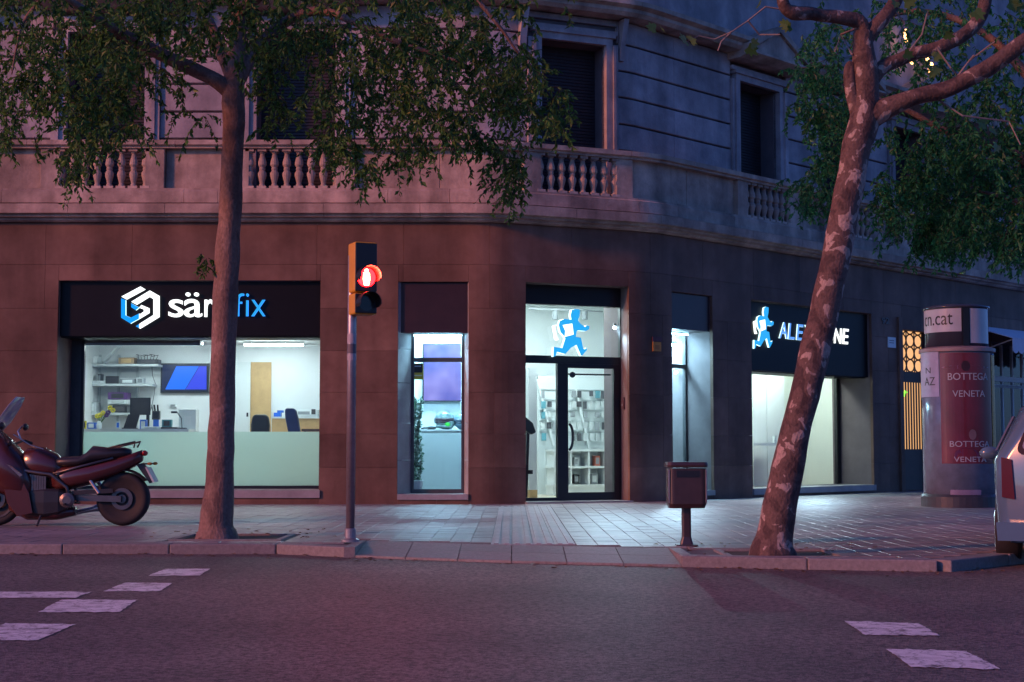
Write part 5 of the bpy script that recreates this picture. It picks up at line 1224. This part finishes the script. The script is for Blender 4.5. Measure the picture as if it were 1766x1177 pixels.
# ------------------------------------------------------------------ parked car at the right edge
ca0 = at(1716, 900, 12.35)
CH = R(-20)                                        # heading, turned a little to the right of straight away
cwx, cwy = math.cos(CH), math.sin(CH)
car = thing('parked_car', 'pale blue compact car cut off by the right edge of the picture', 'car', (ca0.x, 12.35, ROADZ))
def cl(x, y_, z): return (ca0.x + (x + .86) * cwx - y_ * cwy, 12.35 + (x + .86) * cwy + y_ * cwx, ROADZ + z * .94)
CPNT = mat('car_paint', (.08, .15, .23), .2, .06, 3, coat=.6); CGL = mat('car_glass', (.12, .13, .17), .08, .1, 2); CGK = mat('car_gasket', (.035, .012, .016), .5)
def csec(y_, wl_w, belt, zb_, roofw, zroof, zbot=.22):
    h = [(wl_w * .9, zbot), (wl_w, zbot + .16), (belt + .0, .70), (belt, zb_ - .06), (belt - .03, zb_), (roofw + .03, zroof - .10), (roofw - .04, zroof - .03), (roofw * .5, zroof)]
    return [cl(x, y_, z) for x, z in h] + [cl(-x, y_, z) for x, z in reversed(h)]
secs = [csec(.0, .74, .76, .98, .52, 1.36), csec(.06, .82, .84, 1.0, .58, 1.43), csec(.30, .85, .865, 1.01, .62, 1.49), csec(1.0, .86, .87, 1.0, .63, 1.52), csec(1.9, .86, .87, .99, .62, 1.50), csec(2.5, .86, .87, .98, .58, 1.40), csec(3.05, .85, .86, .96, .72, 1.02), csec(3.5, .83, .84, .88, .66, .93), csec(3.78, .74, .75, .74, .5, .78)]
mk('body_shell', MB().rings(secs), CPNT, car, True, bevel=.0)
def rpoly(name, pts, y0, y1, material, lean=.0):
    f = lambda x, z, y_: cl(x, y_ + lean * (z - .98), z)
    mk(name, MB().rings([[f(x, z, y0) for x, z in pts], [f(x, z, y1) for x, z in pts]]), material, car)
def rrect(x0, x1, z0, z1, r, tx=0.0):
    o = []
    for cx_, cz2, a0 in ((x1 - r, z1 - r, 0), (x0 + r, z1 - r, 90), (x0 + r, z0 + r, 180), (x1 - r, z0 + r, 270)):
        for k in range(5):
            a = R(a0 + 90 * k / 4); z = cz2 + r * math.sin(a); x = cx_ + r * math.cos(a); f = (z - z0) / (z1 - z0); o.append((x * (1 - tx * f), z))
    return o
rpoly('rear_window_gasket', rrect(-.70, .70, .99, 1.33, .09, .2), -.012, .05, CGK); rpoly('rear_window', rrect(-.655, .655, 1.03, 1.30, .07, .2), -.02, -.0125, mat('car_rear_glass', (.30, .30, .38), .1, .1, 2))
rpoly('tailgate_recess', rrect(-.62, .62, .42, .90, .12), -.012, .02, CGK); rpoly('tailgate_panel', rrect(-.56, .56, .45, .86, .1), -.02, -.0125, CPNT)
for s_ in (-1, 1):
    rpoly('tail_light', [(s_ * .80, .62), (s_ * .70, .60), (s_ * .72, .95), (s_ * .80, .97)], -.015, .10, mat('car_tail_lens', (.10, .02, .03), .1))
    mm = MB(); c = cl(s_ * .97, 2.15, 1.0); mk('wing_mirror', mm.ball(c, .10, .06, .065, 12, 8), CPNT, car, True); mk('mirror_arm', MB().bar(cl(s_ * .86, 2.2, .97), cl(s_ * .92, 2.17, .98), .05, .04), MBLK, car)
    for q, (ya, yb) in enumerate(((.35, 1.2), (1.26, 2.3))):
        mk('side_window', MB().rings([[cl(s_ * .842, ya, 1.03), cl(s_ * .842, yb, 1.03), cl(s_ * .70, yb - .1, 1.34), cl(s_ * .70, ya + .1, 1.34)], [cl(s_ * .858, ya, 1.03), cl(s_ * .858, yb, 1.03), cl(s_ * .716, yb - .1, 1.34), cl(s_ * .716, ya + .1, 1.34)]]), CGL, car)
    for y_ in (.62, 3.0):
        rings = [[cl(s_ * x, y_ + r_ * math.cos(2 * math.pi * k / 24), .30 + r_ * math.sin(2 * math.pi * k / 24)) for k in range(24)] for r_, x in ((.2, .66), (.28, .67), (.30, .70), (.30, .84), (.28, .872), (.2, .875))]
        wh = mk('wheel', MB().rings(rings), RUBBER, car, True); mk('rim', MB().rings([[cl(s_ * x, y_ + r_ * math.cos(2 * math.pi * k / 24), .30 + r_ * math.sin(2 * math.pi * k / 24)) for k in range(24)] for r_, x in ((.19, .876), (.17, .885), (.05, .88))]), CHR, wh)
rpoly('bumper', [(-.84, .24), (.84, .24), (.85, .40), (-.85, .40)], -.06, .05, CPNT); rpoly('number_plate', [(-.26, .5), (.26, .5), (.26, .61), (-.26, .61)], -.026, -.0205, mat('plate_white', (.5, .5, .48), .4))
rpoly('door_handle', [(-.12, .80), (.12, .80), (.12, .84), (-.12, .84)], -.035, -.0205, MBLK)

# ------------------------------------------------------------------ trees
def bark(name, cA, cB, cC, scale, stretch):
    m = bpy.data.materials.new(name); m.use_nodes = True; N, L = m.node_tree.nodes, m.node_tree.links; b = N['Principled BSDF']; b.inputs['Roughness'].default_value = .8
    tc = N.new('ShaderNodeTexCoord'); mp_ = N.new('ShaderNodeMapping'); mp_.inputs['Scale'].default_value = (1, 1, stretch); L.new(tc.outputs['Object'], mp_.inputs[0])
    n1 = N.new('ShaderNodeTexNoise'); n1.inputs['Scale'].default_value = scale; n1.inputs['Detail'].default_value = 4; n1.inputs['Distortion'].default_value = .6; L.new(mp_.outputs[0], n1.inputs['Vector'])
    r = N.new('ShaderNodeValToRGB'); e = r.color_ramp.elements; e[0].position = .40; e[0].color = (*cA, 1); e[1].position = .60; e[1].color = (*cC, 1)
    x = e.new(.46); x.color = (*cB, 1); x = e.new(.575); x.color = (*cB, 1)
    L.new(n1.outputs['Fac'], r.inputs[0]); n3 = N.new('ShaderNodeTexNoise'); n3.inputs['Scale'].default_value = 45; n3.inputs['Detail'].default_value = 5; L.new(mp_.outputs[0], n3.inputs['Vector'])
    mx = N.new('ShaderNodeMix'); mx.data_type = 'RGBA'; mx.blend_type = 'OVERLAY'; mx.inputs[0].default_value = .7; L.new(r.outputs[0], mx.inputs[6]); L.new(n3.outputs['Fac'], mx.inputs[7]); L.new(mx.outputs[2], b.inputs['Base Color'])
    ad = N.new('ShaderNodeMath'); ad.operation = 'ADD'; L.new(n1.outputs['Fac'], ad.inputs[0]); L.new(n3.outputs['Fac'], ad.inputs[1])
    bp = N.new('ShaderNodeBump'); bp.inputs['Strength'].default_value = .6; bp.inputs['Distance'].default_value = .02; L.new(ad.outputs[0], bp.inputs['Height']); L.new(bp.outputs[0], b.inputs['Normal'])
    return m
def limb(pts, rad, n=14, sub=5, jit=.05):
    """smooth, slightly lumpy tapered limb through the points"""
    P_ = [Vector(p) for p in pts]; out = []; rr = []
    for i in range(len(P_) - 1):
        p0, p1, p2, p3 = P_[max(i - 1, 0)], P_[i], P_[i + 1], P_[min(i + 2, len(P_) - 1)]
        for k in range(sub):
            t_ = k / sub
            out.append(.5 * ((2 * p1) + (p2 - p0) * t_ + (2 * p0 - 5 * p1 + 4 * p2 - p3) * t_ * t_ + (3 * p1 - p0 - 3 * p2 + p3) * t_ ** 3)); rr.append(rad[i] + (rad[i + 1] - rad[i]) * t_)
    out.append(P_[-1]); rr.append(rad[-1])
    m = MB().tube(out, rr, n)
    m.v = [tuple(Vector(v) + Vector(noise.noise_vector(Vector(v) * 4.0)) * jit * .35) for v in m.v]
    return m
def leaf_cloud(m, c, rx, ry, rz, count, size, droop=.9, w=.42):
    for _ in range(count):
        while True:
            q = Vector((random.uniform(-1, 1), random.uniform(-1, 1), random.uniform(-1, 1)))
            if q.length < 1: break
        q *= .55 + .45 * random.random()
        leaf_quad(m, c + Vector((q.x * rx, q.y * ry, q.z * rz)), random.uniform(.7, 1.3) * size, Vector((random.gauss(0, .8), random.gauss(0, .8), random.gauss(-droop, .5))), w)
def sprays(leaves, twigs, px, py, rpx, Y, n, size, length=.3):
    """drooping leafy twigs through a ball of foliage"""
    c0 = at(px, py, Y); r_ = rpx / FPX * Y
    for _ in range(n):
        q = Vector((random.gauss(0, .5), random.gauss(0, .6), random.gauss(0, .5))) * r_
        p = c0 + q; d = Vector((random.gauss(0, .7), random.gauss(0, .7), random.gauss(-.35, .4))).normalized(); pts = [p]; L_ = length * random.uniform(.6, 1.4)
        for k in range(5):
            d = (d + Vector((0, 0, -.22))).normalized(); pts.append(pts[-1] + d * L_ / 5)
        twigs.tube(pts, [.004, .0035, .003, .0025, .002, .0015], 3)
        for k in range(5):
            for j in range(4):
                c = pts[k].lerp(pts[k + 1], random.random()); leaf_quad(leaves, c, random.uniform(.65, 1.25) * size, d * .8 + Vector((random.gauss(0, .7), random.gauss(0, .7), random.gauss(-.25, .45))), random.uniform(.36, .5))
LEAFA = leaf_mat('leaf_dark', (.028, .075, .018), (.15, .31, .055), .5); LEAFB = leaf_mat('leaf_green_lit', (.016, .10, .035), (.07, .34, .10), .5)  # green light on the background crown is put into the second leaf colour
TWIG = mat('twig_bark', (.06, .04, .03), .8, .3, 20)
BARKA = bark('trunk_bark_brown', (.13, .075, .06), (.19, .115, .09), (.25, .16, .13), 3.0, .6)
YT = on_ground(372, 927).y
tl = on_ground(374, 927)
tree1 = thing('street_tree', 'leafy street tree with straight trunk in front of the left shop window', 'tree', (tl.x, YT, 0), 'trees along the kerb')
ppm = FPX / YT
tp = lambda px, py, dy=0.0: at(px, py, YT + dy)
mk('trunk', limb([(tl.x, YT, -.06), (tl.x, YT, .05), tp(374, 896), tp(380, 800), tp(384, 650), tp(390, 480), tp(397, 362), tp(402, 250), tp(403, 160), tp(410, 60, .1), tp(418, -80, .2), tp(430, -300, .4)], [42 / ppm, 35 / ppm, 28 / ppm, 24 / ppm, 21.5 / ppm, 21 / ppm, 21 / ppm, 18.5 / ppm, 20 / ppm, 15 / ppm, 11 / ppm, 4 / ppm], 18), BARKA, tree1, True)
for pts, r_ in (([tp(398, 158), tp(360, 132, -.1), tp(300, 105, -.3), tp(235, 72, -.5), tp(180, 40, -.8), tp(90, -20, -1.2)], [.09, .075, .07, .06, .045, .02]), ([tp(405, 150), tp(440, 90, .2), tp(490, 40, .4), tp(560, 20, .3), tp(680, 70, 0), tp(800, 110, -.3)], [.085, .07, .055, .045, .03, .012]),
                ([tp(404, 140), tp(370, 60, .5), tp(330, -40, .9), tp(280, -160, 1.2)], [.08, .06, .045, .02]), ([tp(415, 20), tp(520, -60, -.4), tp(650, -80, -.6), tp(800, -20, -.5), tp(900, 100, -.4)], [.07, .055, .045, .03, .01]), ([tp(90, -20, -1.2), tp(40, 40, -1.2), tp(20, 130, -1.1)], [.02, .015, .006])):
    mk('branch', limb(pts, r_, 10, jit=.03), BARKA, tree1, True)
lv, tw = MB(), MB()
CLL = [(60, 30, 95, 26), (150, 50, 90, 24), (40, 130, 70, 15), (110, 125, 70, 17), (200, 90, 60, 13), (25, 190, 45, 6), (170, 170, 45, 9), (200, 180, 38, 8), (140, 220, 34, 6), (118, 262, 22, 4), (118, 290, 14, 2), (220, 215, 26, 4), (4, 232, 12, 2), (175, 235, 14, 2), (235, 130, 30, 5),
       (250, 20, 70, 14), (310, 20, 60, 12), (350, 60, 45, 5), (430, 15, 70, 15), (440, 80, 40, 7), (466, 130, 30, 5), (476, 175, 20, 4), (462, 205, 14, 2), (505, 60, 50, 10), (560, 60, 60, 13), (620, 80, 65, 14), (650, 150, 55, 11), (600, 210, 45, 8), (600, 255, 30, 5), (630, 285, 20, 3), (570, 240, 22, 4), (560, 160, 45, 8),
       (700, 50, 80, 20), (765, 40, 80, 22), (720, 135, 55, 12), (790, 110, 70, 18), (850, 80, 65, 17), (870, 150, 55, 13), (905, 170, 45, 10), (940, 190, 30, 6), (962, 165, 22, 3), (780, 195, 48, 9), (830, 225, 42, 8), (870, 262, 36, 7), (890, 300, 22, 4), (880, 325, 14, 2), (700, 215, 42, 7), (680, 265, 20, 3), (735, 250, 16, 2), (910, 110, 40, 8), (300, 150, 30, 2), (320, 200, 14, 1), (355, 205, 12, 1), (300, 120, 30, 2)]
for px, py, r_, n in CLL:
    for _ in range(3): sprays(lv, tw, px, py, r_, YT + random.uniform(-1.5, 1.8), max(1, round(n * 1.25)), .07)
for _ in range(200): sprays(lv, tw, random.uniform(-250, 950), random.uniform(-420, 0), 90, YT + random.uniform(-2.6, 2.6), 5, .085)
# a few leaves sprouting low on the trunk
for _ in range(3): sprays(lv, tw, 352, 445, 14, YT - .05, 2, .06, .12)
mk('crown', lv, LEAFA, tree1); mk('twigs', tw, TWIG, tree1)

YR = on_ground(1334, 957).y; tr_ = on_ground(1334, 957); ppr = FPX / YR
BARKB = bark('plane_bark_mottled', (.055, .032, .028), (.11, .068, .056), (.34, .26, .22), 7.5, .8)
tree2 = thing('plane_tree', 'leaning plane tree with mottled bare trunk and heavy limbs at the right', 'tree', (tr_.x, YR, 0), 'trees along the kerb')
tq = lambda px, py, dy=0.0: at(px, py, YR + dy)
mk('trunk', limb([(tr_.x, YR, -.06), (tr_.x, YR, .05), tq(1337, 926), tq(1347, 860), tq(1366, 770), tq(1392, 660), tq(1416, 560), tq(1440, 450), tq(1459, 350), tq(1475, 265), tq(1490, 205), tq(1494, 150), tq(1488, 95), tq(1487, 55)], [44 / ppr, 37 / ppr, 31 / ppr, 28.5 / ppr, 27 / ppr, 26 / ppr, 25 / ppr, 25 / ppr, 25 / ppr, 26 / ppr, 27 / ppr, 22 / ppr, 19 / ppr, 18 / ppr], 20), BARKB, tree2, True)
for pts, r_ in (([tq(1489, 62), tq(1480, 38, -.02), tq(1440, 30, -.1), tq(1400, 24, -.2), tq(1368, 22, -.3), tq(1352, 8, -.35), tq(1345, -40, -.4)], [.075, .066, .058, .056, .064, .05, .03]),
                ([tq(1490, 70), tq(1515, 40, .05), tq(1540, 10, .1), tq(1560, -40, .15), tq(1580, -140, .2)], [.075, .068, .06, .048, .025]),
                ([tq(1492, 160), tq(1515, 122, .05), tq(1560, 100, .1), tq(1615, 82, .12), tq(1662, 62, .15), tq(1690, 30, .2), tq(1704, -30, .2), tq(1730, -150, .3)], [.085, .068, .06, .056, .058, .06, .05, .025]),
                ([tq(1494, 205), tq(1530, 186, -.05), tq(1580, 168, -.1), tq(1640, 152, -.15), tq(1700, 120, -.2), tq(1750, 85, -.25), tq(1800, 40, -.3), tq(1880, -60, -.3)], [.115, .09, .074, .072, .07, .074, .066, .035]),
                ([tq(1480, 200), tq(1468, 160), tq(1466, 118), tq(1470, 108)], [.08, .06, .045, .03])):
    mk('branch', limb(pts, r_, 14, jit=.05), BARKB, tree2, True)
tw = MB()
for pl_ in ([(1370, 20), (1320, 12), (1290, 36), (1262, 55), (1232, 68), (1205, 62), (1180, 75)], [(1262, 55), (1244, 72), (1238, 88)], [(1290, 36), (1310, 60), (1345, 60)], [(1640, 150), (1672, 105), (1716, 72)], [(1640, 148), (1660, 120), (1680, 95)], [(1560, 100), (1590, 60), (1600, 20)], [(1600, 160), (1660, 200), (1740, 210), (1760, 250)], [(1470, 95), (1450, 60), (1440, 90)], [(1615, 82), (1640, 118), (1650, 128)], [(1540, 15), (1560, 40), (1550, 60)]):
    mk('twig', MB().tube([tq(x, y_, random.uniform(-.1, .1)) for x, y_ in pl_], [max(.009 - .0012 * k, .0025) for k in range(len(pl_))], 5), mat('plane_twig', (.22, .18, .17), .7, .2, 20), tree2)
lv = MB()
def plane_leaf(c, size):
    ax = Vector((random.gauss(0, 1), random.gauss(-.2, .5), random.gauss(-.3, .5))).normalized(); sx = ax.cross(Vector((random.gauss(0, .4), -1, random.gauss(0, .6)))).normalized(); b = len(lv.v); nz_ = ax.cross(sx)
    out = [(0, 0), (.35, -.1), (.5, .25), (.32, .32), (.45, .7), (.18, .62), (0, 1.0), (-.18, .62), (-.45, .7), (-.32, .32), (-.5, .25), (-.35, -.1)]
    lv.v.append(tuple(c + ax * size * .35)); lv.v.extend(tuple(c + sx * x * size + ax * y_ * size - nz_ * size * .1 * abs(x)) for x, y_ in out)
    k = len(out); lv.f.extend((b, b + 1 + i, b + 1 + (i + 1) % k) for i in range(k))
for x, y_ in ((1130, 50), (1138, 46), (1184, 72), (1190, 70), (1290, 82), (1296, 76), (1308, 8), (1364, 46), (1358, 44), (1700, 214), (1706, 222), (1720, 250), (1618, 118), (1612, 122), (1748, 10), (1740, 5), (1560, 92), (1610, 100), (1630, 60), (1680, 20), (1560, 5), (1545, 3), (1590, 15)):
    plane_leaf(tq(x, y_, random.uniform(-.3, .3)), random.uniform(.09, .13))
for _ in range(420): plane_leaf(tq(random.uniform(1250, 2100), random.uniform(-700, -30), random.uniform(-2, 2)), .14)
mk('crown', lv, leaf_mat('plane_leaf', (.05, .13, .02), (.12, .22, .07), .4), tree2)

Y3 = 19.0
t3 = at(1850, 875, Y3); t3.z = 0
tree3 = thing('background_tree', 'dense green tree hanging over the balcony behind the plane tree', 'tree', (t3.x, Y3, 0), 'trees along the kerb')
th = lambda px, py, dy=0.0: at(px, py, Y3 + dy)
mk('trunk', limb([(t3.x, Y3, -.05), th(1848, 700), th(1840, 500), th(1830, 300), th(1800, 100), th(1780, -150)], [.22, .18, .17, .15, .1, .04], 14), BARKA, tree3, True)
for pts, r_ in (([th(1832, 330), th(1740, 260), th(1640, 230, -.3), th(1540, 180, -.3), th(1430, 150, -.2)], [.09, .06, .045, .03, .012]), ([th(1815, 180), th(1700, 60, .3), th(1580, 20, .4), th(1450, 60, .2)], [.08, .055, .035, .012]), ([th(1836, 400), th(1760, 350, -.4), th(1690, 330, -.5)], [.06, .04, .015])):
    mk('branch', limb(pts, r_, 8, jit=.03), BARKA, tree3, True)
lv, tw = MB(), MB()
CLR = [(1420, 120, 45, 11), (1400, 190, 32, 8), (1440, 200, 40, 11), (1430, 270, 32, 8), (1405, 340, 30, 6), (1385, 320, 20, 3), (1440, 330, 28, 5), (1425, 60, 40, 7), (1390, 130, 22, 4), (1530, 240, 22, 2), (1560, 60, 60, 10), (1620, 40, 60, 10), (1600, 140, 45, 7), (1680, 130, 50, 7), (1740, 60, 50, 7), (1740, 170, 50, 8),
       (1545, 340, 35, 7), (1580, 310, 45, 12), (1620, 340, 50, 18), (1600, 390, 40, 14), (1600, 415, 24, 6), (1660, 360, 50, 18), (1670, 400, 32, 8), (1700, 310, 50, 16), (1740, 340, 50, 16), (1720, 400, 40, 10), (1755, 410, 28, 7), (1630, 270, 50, 12), (1690, 250, 50, 12), (1750, 250, 45, 12), (1590, 255, 40, 8), (1540, 380, 25, 4), (1640, 210, 40, 7), (1520, 330, 24, 4), (1745, 435, 14, 2), (1640, 420, 16, 3)]
for px, py, r_, n in CLR:
    for _ in range(3): sprays(lv, tw, px, py, r_, Y3 + random.uniform(-1.3, 1.3), max(1, round(n * 1.6)), .075)
for _ in range(160): sprays(lv, tw, random.uniform(1500, 2200), random.uniform(-350, 380), 100, Y3 + random.uniform(-2, 2.5), 5 if _ % 2 else 3, .085) if False else None
for _ in range(150): sprays(lv, tw, random.uniform(1780, 2200), random.uniform(-250, 400), 90, Y3 + random.uniform(-2.2, 2.2), 6, .085)
for _ in range(60): sprays(lv, tw, random.uniform(1450, 1800), random.uniform(-300, -20), 90, Y3 + random.uniform(-2.2, 2.2), 6, .085)
mk('crown', lv, LEAFB, tree3); mk('twigs', tw, TWIG, tree3)

# warm bulbs glimpsed through the leaves
BULB = glow('warm_bulb', (1.0, .45, .15), 6.0)
ft = fthing('festoon_lights', 'warm bulbs on the upper facade glimpsed through the leaves', 'lights', 'R', 1575, 110, -.5)
pts = [(1562, 55), (1562, 63), (1562, 71), (1568, 100), (1573, 107), (1600, 103), (1606, 112), (1603, 122)]
mk('cable', MB().tube([spos('R', *[hit(x, y_, 'R', -.35)[0]], -.35, hit(x, y_, 'R', -.35)[1]) for x, y_ in pts], .01, 5), BLACK, ft)
for x, y_ in pts:
    s, z = hit(x, y_, 'R', -.33); mk('bulb', MB().ball(spos('R', s, -.33, z), .045, .045, .055, 10, 8), BULB, ft, True)

# fallen leaves and scraps in the gutter and round the tree pits
m = MB()
for _ in range(190):
    if _ < 110:
        x = random.uniform(-5.0, 4.0); y_ = kerbY(x) - abs(random.gauss(0, .22)) - .02; z = ROADZ + .006
    else:
        q_ = PITS[_ % 2]; x = random.uniform(q_[0] - .5, q_[1] + .5); y_ = random.uniform(q_[2] + .1, q_[3] + .8); z = .008
        if y_ < kerbY(x) + .05: continue
    a = random.uniform(0, 6.283); L_ = random.uniform(.03, .075); w_ = L_ * .55; b = len(m.v); ca, sa = math.cos(a), math.sin(a)
    m.v += [(x + u * ca - v * sa, y_ + u * sa + v * ca, z + h_) for u, v, h_ in ((-L_ / 2, 0, 0), (0, -w_ / 2, .008), (L_ / 2, 0, 0), (0, w_ / 2, .010))]
    m.f += [(b, b + 1, b + 2), (b, b + 2, b + 3)]
tag(mk('fallen_leaves', m, leaf_mat('dry_leaf', (.10, .055, .03), (.26, .17, .09), .2)), 'dry fallen leaves scattered along the kerb and tree pits', 'leaves', kind='stuff')
